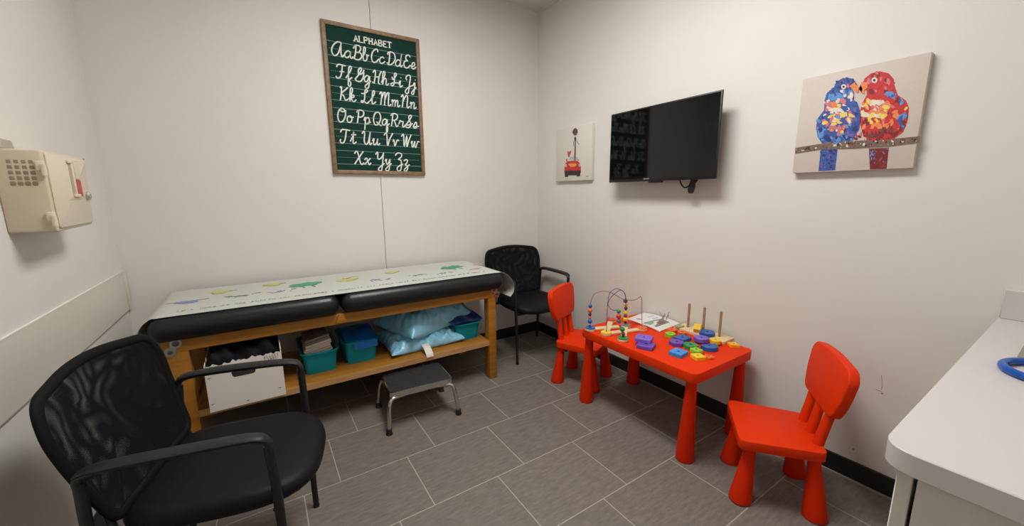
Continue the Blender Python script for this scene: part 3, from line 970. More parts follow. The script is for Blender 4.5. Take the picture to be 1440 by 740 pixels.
def make_kids_chair(label, loc, rz):
    t = thing('kids_chair', label, 'chair', loc, rz, 'red children\'s chairs')
    b = MB(); b.prism(roundpoly([(-.145, -.158), (.168, -.178), (.168, .178), (-.145, .158)], [.03, .035, .035, .03], 6), .264, .308, .004, 2); b.build('seat', red_m, t)
    for sx, sy in ((1, 1), (1, -1), (-1, 1), (-1, -1)):
        cone_leg(t, (sx * .112, sy * .118), (sx * .136, sy * .136), .275, .021, .047)
    # backrest slab, wider at the top
    lean = .15
    Bm = TR((-.128, 0, .30)) @ RY(-math.atan(lean)) @ Matrix(((0, 0, 1, 0), (1, 0, 0, 0), (0, 1, 0, 0), (0, 0, 0, 1)))
    out = roundpoly([(-.148, .150), (.148, .150), (.182, .235), (.192, .335), (.16, .372), (0, .386), (-.16, .372), (-.192, .335), (-.182, .235)], [.035, .035, .04, .035, .05, .08, .05, .035, .04], 6)
    b = MB(); b.prism(out, -.018, .020, .007, 3, M=Bm); b.build('backrest', red_m, t)
    for y in (-.088, 0, .088):
        p0 = Bm @ Vector((y * 1.0, .0, 0)); p1 = Bm @ Vector((y * 1.12, .19, -.004))
        MB().tube([p0 + Vector((0, 0, -.02)), p0, p0.lerp(p1, .5), p1], [.021, .021, .0185, .0175], 18).build('spindle', red_m, t)
    return t
KC = make_kids_chair('red plastic children\'s chair at the near end of the red table, beside the white counter', (-.374, -2.27, 0), math.radians(126))
dup(KC, (-.345, -1.005, 0), math.radians(-64.7), 'red plastic children\'s chair at the far end of the red table, near the corner armchair', 'red children\'s chairs')
# ------------------------------------------------------------------ toys on the red table
beech_m = wood_material('beech', (214, 186, 140), (228, 204, 162), .5, (8, 30, 30))
peg_m = wood_material('peg_wood', (150, 112, 78), (176, 138, 100), .5, (30, 30, 6))
cols = dict(blue=(28, 92, 168), navy=(30, 66, 140), red=(206, 44, 36), green=(34, 138, 70), yellow=(236, 196, 40), orange=(228, 98, 36), purple=(104, 70, 170), lilac=(122, 92, 192), lime=(140, 196, 44),
            sky=(44, 140, 214), brown=(112, 58, 40), pink=(214, 84, 90), teal=(20, 120, 110), grey=(120, 112, 106), dark=(52, 34, 40), amber=(240, 176, 40), straw=(226, 208, 128), plum=(138, 70, 84), slate=(52, 50, 84), olive=(150, 178, 110))
def pm(n): return mat('toy_' + n, cols[n], .38, var=.05, scale=40)
# bead maze: flat wooden base with six coloured discs, bent wires, beads
zt = TZ
DISC = {'blue': (-.568, -1.300), 'yellow': (-.546, -1.410), 'green': (-.536, -1.530), 'orange': (-.305, -1.478), 'grey': (-.345, -1.385), 'red': (-.345, -1.262)}
BZ = thing('bead_maze', 'wooden bead maze toy with coloured wires at the far end of the red table', 'toy', (-.44, -1.395, zt))
def bar(a, c, z, w=.034, h=.012):
    A, C = Vector((*DISC[a], 0)), Vector((*DISC[c], 0)); d = C - A
    b = MB(); b.box((d.length / 2, 0, h / 2), (d.length, w, h), .002, 1, M=TR((A.x, A.y, z)) @ RZ(math.atan2(d.y, d.x)))
    b.build('base_bar', beech_m, BZ, True)
bar('yellow', 'red', zt + .0006); bar('green', 'grey', zt + .0006); bar('yellow', 'orange', zt + .0012, .036, .012); bar('blue', 'grey', zt + .0018, .036, .012)
for n, (x, y) in DISC.items():
    d = MB().lathe([(.0001, 0), (.030, 0), (.031, .002), (.031, .013), (.0305, .0145), (.0001, .0145)], 30, TR((x, y, zt + .0003))).build('base_disc', beech_m, BZ, True)
    MB().lathe([(.0001, .0146), (.0305, .0146), (.0295, .020), (.0001, .0205)], 30, TR((x, y, zt + .0003))).build('disc_top', pm(n), d, False).data.transform(WM[BZ.name].inverted())
def wire(px, start, end, colname, r=.0019):
    """bent wire from one disc to another; every bend lies between the two"""
    A, B = Vector((*DISC[start], zt + .02)), Vector((*DISC[end], zt + .02))
    da, db = depth_of(A), depth_of(B)
    L = [0]
    for p, q in zip(px, px[1:]): L.append(L[-1] + math.hypot(q[0] - p[0], q[1] - p[1]))
    pts = [A]
    for p, l in zip(px, L):
        t = .08 + .84 * l / L[-1]
        pts.append(at_depth(p[0], p[1], da + (db - da) * t))
    pts.append(B)
    MB().tube(spline(pts, 6), r, 8).build('wire', pm(colname), BZ, True)
k4 = 100 / 1345
q4 = lambda x, y: (810 + x * k4, 385 + y * k4)
wire([q4(*p) for p in ((272, 640), (275, 560), (330, 410), (430, 345), (600, 340), (740, 400), (900, 485), (1080, 500), (1160, 475), (1220, 435), (1245, 490), (1245, 800))], 'blue', 'orange', 'plum')
wire([q4(*p) for p in ((625, 760), (610, 640), (520, 660), (490, 600), (530, 470), (560, 300), (600, 170), (700, 110), (830, 110), (930, 190), (985, 330), (1020, 560), (1040, 660), (1000, 760))], 'red', 'grey', 'straw', .0017)
wire([q4(*p) for p in ((585, 900), (592, 700), (604, 520), (640, 370), (750, 283), (850, 312), (915, 360), (945, 470), (940, 560))], 'yellow', 'grey', 'slate')
wire([q4(*p) for p in ((800, 800), (790, 690), (720, 695), (650, 660), (606, 580), (640, 480), (720, 390), (840, 313), (905, 350), (935, 440), (940, 520))], 'green', 'grey', 'slate')
def bead(disc, px, py, r, cn, sq=(1, 1, 1)):
    A = Vector((*DISC[disc], zt + .02)); p = at_depth(px, py, depth_of(A))
    MB().sphere((0, 0, 0), r, TR(p), n=14, m=8, sq=sq).build('bead', pm(cn), BZ, True)
k5 = 120 / 1366
q5 = lambda x, y: (810 + x * k5, 430 + y * k5)
for (x, y, r, cn) in ((222, 325, .008, 'navy'), (224, 250, .0145, 'blue'), (222, 190, .010, 'pink'), (222, 140, .0105, 'dark'), (226, 78, .0145, 'orange'), (230, 8, .0125, 'blue')): bead('blue', *q5(x, y), r, cn)
for (x, y, r, cn) in ((755, 485, .007, 'dark'), (758, 450, .011, 'brown'), (742, 378, .0145, 'green'), (708, 308, .0105, 'pink'), (688, 246, .0115, 'teal'), (684, 172, .0145, 'red'), (684, 92, .0125, 'green')): bead('green', *q5(x, y), r, cn)
for (x, y, r, cn) in ((790, 265, .009, 'dark'), (790, 218, .014, 'yellow'), (793, 166, .011, 'brown'), (792, 110, .0145, 'yellow'), (798, 42, .011, 'brown')): bead('grey', *q5(x, y), r, cn)
for (x, y, r, cn) in ((942, 585, .0125, 'yellow'), (935, 515, .014, 'purple')): bead('grey', *q4(x, y), r, cn)

# peg stacker board
PB = thing('peg_board', 'pale wooden peg board with three upright pegs along the wall edge of the red table', 'toy', (-.079, -1.735, zt))
b = MB(); b.prism(roundpoly([(-.056, -.152), (.058, -.152), (.058, .158), (-.056, .158)], .006, 3), .0004, .020, .002, 2); b.build('board', beech_m, PB)
for y in (.102, .005, -.093):
    MB().lathe([(.0001, .02), (.0072, .02), (.0072, .164), (.0062, .168), (.003, .170), (.0001, .170)], 14, TR((.006, y, 0))).build('peg', peg_m, PB)

# loose blocks, each with a hole for the pegs
def polyr(n, r, rot=0.):
    def f(a):
        s = 2 * PI / n; q = ((a - rot) % s) - s / 2
        return r * math.cos(s / 2) / math.cos(q)
    return f
def rectr(w, h):
    def f(a):
        c, s = abs(math.cos(a)), abs(math.sin(a))
        return min(w / 2 / c if c > 1e-6 else 9, h / 2 / s if s > 1e-6 else 9)
    return f
GR = 'loose stacking blocks on the red table'
def block(fn, cn, x, y, rz, label, z=0., th=.02, hole=.0075, rot=None, cat='toy block', name='toy_block'):
    b = MB().ringprism(fn, hole, 0, th, 48)
    return solo(b, name, pm(cn), label, cat, (x, y, zt + .0005 + z), rz, GR, rot=rot)
circ = lambda r: (lambda a: r)
def crossr(r, w):
    def f(a):
        c, s = abs(math.cos(a)), abs(math.sin(a))
        return max(min(r / max(c, 1e-6), w / max(s, 1e-6)), min(r / max(s, 1e-6), w / max(c, 1e-6))) if True else r
    return f
def starr(r, dep, n, rot=0): return lambda a: r * (1 - dep * (.5 - .5 * math.cos(n * (a - rot))))
block(circ(.029), 'lime', -.255, -1.640, 0, 'lime green round block lying nearest the open magazine corner')
block(circ(.028), 'orange', -.186, -1.602, 0, 'red-orange round block between the magazine and the peg board')
block(rectr(.052, .030), 'olive', -.115, -1.634 + .03, 0, 'pale green block lying on the peg board beside the first peg', z=.020, th=.009, hole=.005)
block(circ(.025), 'orange', -.176, -1.664, 0, 'red-orange round block behind the dark blue square block')
block(polyr(6, .027), 'yellow', -.118, -1.700, 0, 'yellow hexagonal block standing on edge against the peg board', z=.0445, th=.038, rot=(PI / 2, 0, math.radians(25)))
block(rectr(.078, .068), 'blue', -.252, -1.716, 0, 'dark blue square block beside the purple hexagonal block')
block(polyr(6, .041, .3), 'purple', -.338, -1.737, 0, 'purple hexagonal block between the blue square and the light blue square')
block(circ(.041), 'blue', -.108, -1.776, 0, 'blue round block leaning at the foot of the middle peg', z=.021)
block(polyr(8, .041), 'lilac', -.196, -1.795, 0, 'purple octagonal block at the centre of the pile', z=.010, th=.022)
bm_half = lambda a: .044 if math.sin(a) > -.35 else min(.044, .0154 / max(.01, -math.sin(a)))
block(bm_half, 'blue', -.250, -1.872, math.radians(160), 'blue half-round block at the near side of the pile', th=.024)
block(circ(.028), 'yellow', -.165, -1.858, 0, 'yellow round block propped beside the blue half-round block', z=.012)
block(crossr(.036, .020), 'green', -.312, -1.806, .2, 'dark green cross-shaped block between the purple hexagon and the lime block')
block(crossr(.030, .013), 'lime', -.352, -1.862, .6, 'lime green cross-shaped block next to the dark green one')
block(rectr(.078, .070), 'sky', -.452, -1.826, math.radians(6), 'light blue square block lying nearest the front edge of the pile')
block(polyr(4, .038, .2), 'yellow', -.412, -1.910, math.radians(10), 'yellow square block beside the light blue block at the near end', th=.018)
block(starr(.027, .3, 5), 'orange', -.362, -1.938, 0, 'small red-orange star block nearest the near end of the table', th=.012, hole=.005)
block(polyr(4, .032, .0), 'amber', -.098, -1.922, math.radians(10), 'yellow square block alone past the near end of the peg board', th=.014)
block(rectr(.088, .082), 'purple', -.510, -1.668, math.radians(-66), 'purple square block under the other purple one, beside the bead maze', th=.021)
block(rectr(.088, .082), 'lilac', -.478, -1.628, math.radians(-63), 'lilac square block resting on top of the purple one', z=.0212, th=.020)

# open magazine
mag_w = mat('magazine_white', (226, 222, 216), .35, var=.02)
MGZ = thing('magazine', 'open white magazine with a colour picture on the red table by the wall', 'magazine', (-.125, -1.405, zt + .0005))
Q = [(-.222, -1.288), (-.243, -1.560), (-.012, -1.540), (-.012, -1.262)]
def magf(u, v):
    a = Vector(Q[0]).lerp(Vector(Q[1]), u); b_ = Vector(Q[3]).lerp(Vector(Q[2]), u)
    p = a.lerp(b_, v)
    z = zt + .006 + .006 * abs(math.sin(PI * u)) ** .8 * (1 - .7 * math.exp(-((u - .5) / .06) ** 2)) + .004 * v * math.sin(PI * u)
    return (p.x, p.y, z)
MB().sheet(magf, 24, 8, .005).build('pages', mag_w, MGZ, True)
pic = MB()
def picpoly(pts, mi, lift=.0012):
    P3 = []
    for u, v in pts: P3.append(Vector(magf(u, v)) + Vector((0, 0, lift)))
    n = len(P3)
    pic.add(P3 + [p - Vector((0, 0, .0006)) for p in P3], [tuple(range(n)), tuple(n + k for k in reversed(range(n)))] + [(k, (k + 1) % n, n + (k + 1) % n, n + k) for k in range(n)], mi=mi)
picpoly([(.46, .10), (.82, .14), (.84, .78), (.60, .80), (.52, .55)], 0); picpoly([(.50, .10), (.66, .12), (.64, .35), (.52, .40)], 1, .0020)
picpoly([(.30, .6), (.46, .62), (.50, .85), (.34, .86)], 2); picpoly([(.66, .42), (.80, .44), (.78, .66), (.68, .60)], 3, .0020); picpoly([(.18, .2), (.30, .22), (.30, .30), (.19, .28)], 0)
for k in range(4): picpoly([(.88, .15 + k * .17), (.885, .15 + k * .17), (.955, .27 + k * .17), (.95, .27 + k * .17)], 4)
pic.build('printed_picture', [mat('picture_grey', (128, 122, 118), .4, var=.15, scale=60), mat('picture_green', (104, 178, 148), .4, var=.15, scale=60), mat('picture_lilac', (168, 176, 208), .4), mat('picture_brown', (120, 92, 76), .4, var=.2, scale=80), mat('picture_text', (190, 192, 196), .4)], MGZ, True)
# small brown twig-like figure standing on the magazine
tw = mat('twig_brown', (150, 128, 112), .6, var=.15, scale=80)
kb = 85 / 1258
q6 = lambda x, y: (880 + x * kb, 425 + y * kb)
dpt = depth_of((-.06, -1.44, zt + .03))
TW = MB()
for a, c, r in (((770, 380), (815, 240), .0035), ((735, 390), (790, 260), .0025), ((840, 370), (900, 205), .0032), ((760, 290), (690, 185), .0016), ((880, 300), (890, 260), .002), ((700, 400), (780, 375), .004), ((780, 380), (930, 385), .004)):
    TW.tube([at_depth(*q6(*a), dpt), at_depth(*q6(*c), dpt - .01)], [r, r * .7], 7)
solo(TW, 'twig_figure', tw, 'small brown twig-like figure standing on the open magazine', 'toy', (-.06, -1.45, zt + .013), world=True)

# ------------------------------------------------------------------ things on the walls
# alphabet board
frame_m = wood_material('frame_walnut', (110, 84, 58), (142, 110, 78), .5, (10, 10, 10))
green_m = mat('chalkboard_green', (20, 54, 46), .8, spec=.15, var=.05, scale=14)
chalk_m = mat('chalk_white', (232, 232, 226), .6, var=.02)
line_m = mat('rule_line', (148, 172, 160), .7)
AX0, AX1, AZ0, AZ1 = -1.752, -1.100, 1.480, 2.446
AB = thing('alphabet_sign', 'framed dark green ALPHABET sign with white cursive letters on the back wall', 'wall sign', ((AX0 + AX1) / 2, 0, AZ0))
fw, fd = .026, .026
def frame_side(poly):
    b = MB(); b.prism(poly, 0, fd, .003, 2, M=TR((0, 0, 0)) @ RX(PI / 2)); b.build('frame_rail', frame_m, AB, True)
frame_side([(AX0, AZ0), (AX0 + fw, AZ0 + fw), (AX0 + fw, AZ1 - fw), (AX0, AZ1)])
frame_side([(AX1, AZ0), (AX1, AZ1), (AX1 - fw, AZ1 - fw), (AX1 - fw, AZ0 + fw)])
frame_side([(AX0, AZ1), (AX0 + fw, AZ1 - fw), (AX1 - fw, AZ1 - fw), (AX1, AZ1)])
frame_side([(AX0, AZ0), (AX1, AZ0), (AX1 - fw, AZ0 + fw), (AX0 + fw, AZ0 + fw)])
YBD = -.014
MB().span((AX0 + fw * .7, YBD, AZ0 + fw * .7), (AX1 - fw * .7, -.002, AZ1 - fw * .7)).build('board', green_m, AB, True)
GL = {'A': "8,10 5,10 2,7 1,3 3,0 6,2 8,9;8,10 8,4 9,0 11,2", 'a': "5,4.5 3,5 1,3 1,1 2.5,0 5,2 5.3,5;5.3,5 5.2,1.5 6.2,0 7.5,1.5",
 'B': "2,9 3,10 3,5 2,0;1,7.5 3,10 6,10 7,8 5.5,5.5 3.5,5;4,5.2 7,5 8,2.5 6,0 3,0 1.5,1", 'b': "1,2 3,6 3.3,9 2.5,10 1.8,8 1.8,2 2.6,0 4.5,.5 5,3 4.5,4.5 6.5,4",
 'C': "7,8 6.5,10 4.5,9.5 2.5,7 2,3 3.5,0 6,.5 8,3", 'c': "5,4 4,5 2,4 1.5,1.5 3,0 5,1 6,2", 'D': "3,9.5 3,5 2.5,.5;1,1.5 2.5,0 5.5,1 8,5 7,9 4,10 1.5,9 1.5,7.5",
 'd': "5,4.5 3,5 1.2,3 1.2,1 2.8,0 5,2 6,10;6,10 5.4,2 6,0 7.5,1.5", 'E': "7,8.5 6,10 3.5,9.5 3,7 5,5.5;5,5.5 2.5,5 1.5,2.5 3,0 5.5,.3 7.5,2.5", 'e': "1,1.5 4,2.5 4.5,4.3 3.3,5 2,3.5 2,1 3.5,0 6,1.8",
 'F': "1,8 2.5,10 8,9.7;5.5,9.8 5,4 4,1 2,0 .8,1.5;3.5,5 7,5.3", 'f': "1,1 4,6 5,9 4,10 3,8 3,0 3.2,-4 4.5,-4.5 5,-2 3.5,0 6,2", 'G': "1,1 4,5 6,9 5,10 3.5,8 4,5 7,6.5 8,9;8,7 7.5,3 5.5,0 2.5,0 1,1.5",
 'g': "5,4.5 3,5 1.2,3 1.5,.8 3.5,.8 5.3,4.8 5,-3 3.5,-4.5 2,-3 6.5,1.5", 'H': "1,8 2.5,10 3.2,8 2.5,0;.8,1 2.5,0;8,10 6.5,6 6,1 7.5,0;2.5,5 6.5,5.3", 'h': "1,1.5 3.5,7 3.6,9.5 2.6,10 2,8 2,0 3,4 4.5,5 5.2,3.5 5,1 6,0 7.5,1.5",
 'I': "1.5,7 2.5,5 5,8.5 5,10 3.5,9.5 3.8,5 3.5,1.5 2,0 .8,1.5 3,2.5 7,3", 'i': "1,2 2.5,5 2.3,1.5 3,0 4.8,1.5;2.8,7 2.9,7.5", 'J': "3,6 2,8 3.5,10 6,9.5 5.5,3 5,-3 3.5,-4.5 2,-3 4,0 8,2.5", 'j': "1,2 3,5 2.6,-3 1.5,-4.5 .5,-3 4.5,1.5;3.2,7 3.3,7.5",
 'K': "2,9 3,10 3,5 2.5,0;8,10 6,8 3,5 5,3.5 6.5,.5 8.5,1.5", 'k': "1,1.5 3.5,7 3.5,9.7 2.5,10 2,8 2,0 3,4 4.8,5 5,3.5 3,2.7 5,0 7,1.8", 'L': "1,7 3,7 6,9 5.5,10 4,9.5 4,4 3,.8 1.5,.3 1.5,1.5 4,1 6,0 8,1.8", 'l': "1,2 4,7 4.4,9.5 3.4,10 2.7,8 2.7,1.5 3.6,0 6,2",
 'M': "1,8 2.5,10 3,7 2.5,0;2.6,4 4.5,9 5.8,9.5 5.8,0;5.8,4 7.5,9 9,9.5 9,1.5 10,0 11.5,1.5", 'm': "1,3.5 2,5 2,0 2.2,3 3.5,5 4.3,4 4.2,0 4.5,3 5.8,5 6.6,4 6.5,1 7.3,0 8.8,1.5", 'N': "1,8 2.5,10 3,7 2.5,0;2.6,4 5,9 6.5,9.5 7,7 6.8,1.5 7.8,0 9.2,1.5", 'n': "1,3.5 2,5 2,0 2.3,3 3.8,5 4.8,4 4.7,1 5.5,0 7,1.5",
 'O': "5,10 2.5,8.5 1.5,4 3,0 6,1 7.5,5.5 6.5,9 4,10 3.5,8.5 5,7.5 8,8.5", 'o': "3.5,5 1.8,4 1.5,1.5 3,0 5,1.5 5,4 3.5,5 4,3.8 6.5,4.2", 'P': "1.5,8 3,10 3,5 2.5,0;1.5,8.5 4,10 7,9.3 7.2,6.5 5,4.8 3,5", 'p': "1,2.5 2.2,5 2,-4.5;2.2,3.5 4,5 5.5,3.5 5,.8 3.2,0 2.3,1;3.2,0 6.8,1.8",
 'Q': "5,10 2.5,8.5 1.5,4 3,0 6,1 7.5,5.5 6.5,9 4.5,10;4,2.5 6,1 8.5,-.5", 'q': "5,4.5 3,5 1.2,3 1.5,.8 3.5,.8 5.3,4.8 5,-4 6,-4.3 6,-1 5.2,0 7.5,1.8", 'R': "1.5,8 3,10 3,5 2.5,0;1.5,8.5 4,10 7,9.3 7.2,6.5 5,4.8 3,5;4.5,5 6,2 7,0 8.5,1.2", 'r': "1,2 2.2,5.2 2.8,4.3 4.8,4.3 4.5,1.5 5.2,0 6.8,1.5",
 'S': "1,1 4,5 6.5,9 5.5,10 4,8.5 5,5.5 6.5,2.5 4.5,0 2,.3 1,1.8 4,2 8,3.5", 's': "1,1 3.5,5 4.5,2.5 4,.3 2.2,0 1.8,1 6.5,1.8", 'T': "1,7.8 2.5,10 8.5,9.7;5.5,9.8 5,4 3.8,.5 2,0 1,1.5 1.5,2.8", 't': "1,1.5 3,6 3.5,9 3.2,2 4,0 6,1.5;1.5,6.5 5.5,6.8",
 'U': "1,8 2.5,10 3.2,8 3,3 4.5,0 6.5,2 7.8,9.8;7.8,9.8 7.4,2 8.2,0 9.5,1.5", 'u': "1,3 2.2,5 2,1.5 3,0 4.8,2 5.3,5;5.3,5 5.2,1.5 6,0 7.5,1.5", 'V': "1,8 2.5,10 3.5,8 4.5,0 6,5 8.5,10", 'v': "1,3.5 2,5 3,0 4.8,4.8 6.5,4.3", 'W': "1,8 2.5,10 3.2,8 4,0 6,9 6.5,0 8,5 9.8,10", 'w': "1,3 2,5 2,1.5 3,0 4.5,4.8 4.6,1.2 5.8,0 7.3,4.8 9,4.3",
 'X': "1,8 2.5,10 4,8 6,1.5 7.5,0 9,1.5;8,10 5,5.5 1.5,0", 'x': "1,3.5 2.5,5 3.8,2.5 5,0 6.5,1.5;5.8,5 1.2,0", 'Y': "1,8 2.5,10 3,8 3,5.5 4.5,4.5 7,7 7.8,9.8;7.8,9.8 7,-3 5.5,-4.5 4,-3 9,1.5", 'y': "1,3 2.2,5 2.2,2 3.5,.8 5.3,4.8;5.3,4.8 5,-3 3.5,-4.5 2,-3 6.8,1.5",
 'Z': "1,8 3,10 6.5,9.5 6.5,7 4,5 6.5,4 7,-2 5.5,-4.5 3.5,-3.5 4,-1 8.5,1.5", 'z': "1,3.8 2.8,5 4.5,4.5 4,2.5 2.5,1 4.8,0 4.8,-3 3.2,-4.5 2,-3 6.5,1.2"}
IX0, IX1 = AX0 + fw, AX1 - fw
rows = [('ABCDE', (.145, .34, .525, .725, .905)), ('FGHIJ', (.145, .345, .545, .735, .90)), ('KLMN', (.16, .39, .635, .865)), ('OPQRS', (.12, .315, .52, .715, .895)), ('TUVW', (.135, .385, .625, .86)), ('XYZ', (.275, .515, .745))]
ru = MB(); lt = MB()
def glyph(ch, x, z, s, r):
    for stq in GL[ch].split(';'):
        pts = [tuple(map(float, p.split(','))) for p in stq.split()]
        P3 = spline([(x + (px + .12 * py) * s * .92, YBD - .0016, z + py * s) for px, py in pts], 4)
        lt.tube(P3, r, 6, sq=(1, 1))
def width(ch): return max(float(p.split(',')[0]) for stq in GL[ch].split(';') for p in stq.split())
for k, (letters, us) in enumerate(rows):
    zt_, zb_ = 2.326 - .138 * k, 2.239 - .1385 * k
    for z in (zt_, zb_): ru.span((IX0, YBD - .0008, z - .0011), (IX1, YBD, z + .0011))
    zm = (zt_ + zb_) / 2; x = IX0 + .012
    while x < IX1 - .012:
        ru.span((x, YBD - .0008, zm - .0011), (x + .006, YBD, zm + .0011)); x += .012
    s = (zt_ - zb_) * .100
    for ch, u in zip(letters, us):
        lo = ch.lower(); wU, wl = width(ch) * s * .86, width(lo) * s * .92
        x0 = IX0 + (IX1 - IX0) * u - (wU + wl) / 2
        glyph(ch, x0, zb_, s, .0046); glyph(lo, x0 + wU, zb_, s, .0044)
ru.build('rule_lines', line_m, AB, True)
lt.build('cursive_letters', chalk_m, AB, True)['label'] = 'white cursive alphabet letters'
tt = MB(); x = -1.552; hh = .036
for ch in 'ALPHABET':
    for stq in CAPS[ch]:
        tt.tube([(x + px * hh * .9, YBD - .0016, 2.352 - .0 + pz * hh) for px, pz in stq], .0048, 5)
        for (px, pz) in (stq[0], stq[-1]):
            if pz in (0, 1): tt.box((x + px * hh * .9, YBD - .0014, 2.352 + pz * hh), (.014, .003, .0036))
    x += .0322
tt.build('title_letters', chalk_m, AB, True)['label'] = 'white serif ALPHABET title'

# wall-mounted beige box on the left wall
beige_m = mat('beige_plastic', (206, 192, 166), .42, var=.015, scale=10)
beige2_m = mat('beige_plastic_light', (216, 204, 182), .42, var=.015, scale=10)
dark_m = mat('vent_dark', (146, 133, 112), .7)
BW = thing('wall_box', 'beige plastic locking wall box with vent grille and red sticker on the left wall', 'wall box', (XL, -.88, 1.225))
XF = -2.772; y0, y1 = -1.066, -.712
out = roundpoly([(y0 - .004, 1.485), (y1 + .036, 1.487), (y1 + .010, 1.470), (y1 - .02, 1.228), (y0, 1.222)], [.008, .01, .01, .01, .01], 4)
b = MB(); b.prism(out, 0, XF - XL, .006, 3, M=TR((XL, 0, 0)) @ Matrix(((0, 0, 1, 0), (1, 0, 0, 0), (0, 1, 0, 0), (0, 0, 0, 1)))); b.build('body', beige_m, BW, True)
# front door panel, slightly proud
out = roundpoly([(y0 + .012, 1.477), (y1 + .026, 1.479), (y1 + .004, 1.464), (y1 - .024, 1.238), (y0 + .014, 1.234)], .008, 4)
b = MB(); b.prism(out, 0, .005, .002, 2, M=TR((XF, 0, 0)) @ Matrix(((0, 0, 1, 0), (1, 0, 0, 0), (0, 1, 0, 0), (0, 0, 0, 1)))); dr = b.build('door', beige2_m, BW, True)
def on_face(b, mi=0): return b
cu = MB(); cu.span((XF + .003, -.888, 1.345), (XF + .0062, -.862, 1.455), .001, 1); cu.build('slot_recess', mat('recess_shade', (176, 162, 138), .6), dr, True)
cu = MB(); cu.span((XF + .004, -.89, 1.335), (XF + .012, -.835, 1.347), .003, 2); cu.span((XF + .004, -.90, 1.455), (XF + .012, -.862, 1.466), .003, 2); cu.span((XF + .004, -.838, 1.40), (XF + .009, -.80, 1.466), .004, 2); cu.build('latch_catch', beige2_m, dr, True)
cu = MB(); cu.span((XF + .0045, -.838, 1.338), (XF + .0062, -.795, 1.398)); cu.build('sticker', mat('sticker_red', (186, 70, 62), .5, var=.15, scale=200), dr, True)['label'] = 'small red sticker'
cu = MB(); cu.span((XF + .0046, -.93, 1.325), (XF + .0056, -.82, 1.3265)); cu.build('door_score_line', dark_m, dr, True)
lk = MB(); lk.lathe([(.0001, 0), (.017, 0), (.017, .008), (.013, .012), (.0001, .012)], 20, TR((XF + .004, -.757, 1.340)) @ RY(PI / 2)); lk.box((XF + .017, -.757, 1.340), (.003, .004, .014)); lk.build('lock', mat('lock_steel', (214, 212, 204), .38, 1.0), BW, True)['label'] = 'round steel lock'
# vent grille on the end that faces the camera
vg = MB(); yv = y0
for i in range(4):
    for j in range(5):
        cx = XL + .036 + i * .0155; cz = 1.446 - j * .0168
        w, h = .0122, .0132
        vg.span((cx - w / 2, yv - .0042, cz - h / 2), (cx + w / 2, yv - .0005, cz + h / 2), .002, 1)
vg.build('vent_slots', dark_m, BW, True)
for z in (1.43, 1.268):
    h_ = MB(); h_.span((XF - .016, yv - .012, z - .012), (XF + .004, yv + .002, z + .02), .004, 2); h_.tube([(XF + .001, yv - .010, z - .026), (XF + .001, yv - .010, z + .008)], .007, 10); h_.build('hinge', beige2_m, BW, True)
bt = MB(); bt.prism([(-1.03, 1.488), (-.93, 1.488), (-.945, 1.52), (-1.01, 1.52)], 0, .012, .003, 1, M=TR((XL, 0, 0)) @ Matrix(((0, 0, 1, 0), (1, 0, 0, 0), (0, 1, 0, 0), (0, 0, 0, 1)))); bt.build('mount_tab', mat('grey_tab', (168, 160, 146), .6), BW, True)

# television
bez_m = mat('tv_black', (12, 12, 13), .45, var=.02)
scr_m = mat('tv_screen', (6, 6, 7), .05, var=0, spec=.5)
TVX = -.115
c0, c1 = on(858, 162, 0, TVX), on(1014, 126, 0, TVX)
c2_, c3 = on(1009, 250, 0, TVX), on(858, 258, 0, TVX)
ty0, ty1 = (c1.y + c2_.y) / 2, (c0.y + c3.y) / 2
tz0, tz1 = (c2_.z + c3.z) / 2, (c0.z + c1.z) / 2
TV = thing('television', 'flat black television mounted on the right wall', 'television', (0, (ty0 + ty1) / 2, tz0))
MB().span((TVX, ty0, tz0), (TVX + .012, ty1, tz1), .002, 2).build('bezel', bez_m, TV, True)
MB().span((TVX - .0012, ty0 + .008, tz0 + .016), (TVX + .001, ty1 - .008, tz1 - .008)).build('screen', scr_m, TV, True)
MB().span((TVX + .011, ty0 + .12, tz0 + .05), (TVX + .055, ty1 - .12, tz1 - .12), .012, 2).build('rear_housing', bez_m, TV, True)
wm = MB(); wm.span((-.012, (ty0 + ty1) / 2 - .11, tz0 + .1), (.001, (ty0 + ty1) / 2 + .11, tz1 - .13), .002, 1); wm.span((TVX + .05, (ty0 + ty1) / 2 - .03, tz0 + .18), (-.01, (ty0 + ty1) / 2 + .03, tz0 + .26), .004, 1); wm.build('wall_bracket', tube_m, TV, True)
lp = on(909, 251.5, 0, TVX)
lg = MB()
xx = lp.y + .022
for ch in 'PPPPPPP':   # the maker's mark, far too small to read: seven little bright strokes
    lg.span((TVX - .0018, xx - .0045, lp.z - .004), (TVX - .0002, xx, lp.z + .004)); xx -= .0063
lg.build('maker_mark', steel_m, TV, True)
sp = on(920, 256, 0, TVX); MB().span((TVX + .004, sp.y - .05, tz0 - .010), (TVX + .022, sp.y + .05, tz0 + .002), .003, 1).build('sensor_bump', bez_m, TV, True)
kt = 110 / 1440
q7 = lambda x, y: on(900 + x * kt, 230 + y * kt, 0, -.065)
cb = MB(); cb.tube(spline([q7(735, 240), q7(740, 320), q7(780, 410), q7(830, 445), q7(885, 420), q7(940, 380)], 5), .0045, 8)
cb.tube(spline([q7(1060, 230), q7(1040, 310), q7(1000, 350), q7(960, 420)], 5), .008, 8)
cb.build('cable', rub_m, TV, True)
pg = MB(); pg.tube([q7(985, 230), q7(975, 330), q7(955, 420), q7(935, 500), q7(930, 550)], [.012, .016, .020, .020, .012], 10, sq=(.8, 1)); pg.build('cable_plug', rub_m, TV, True)

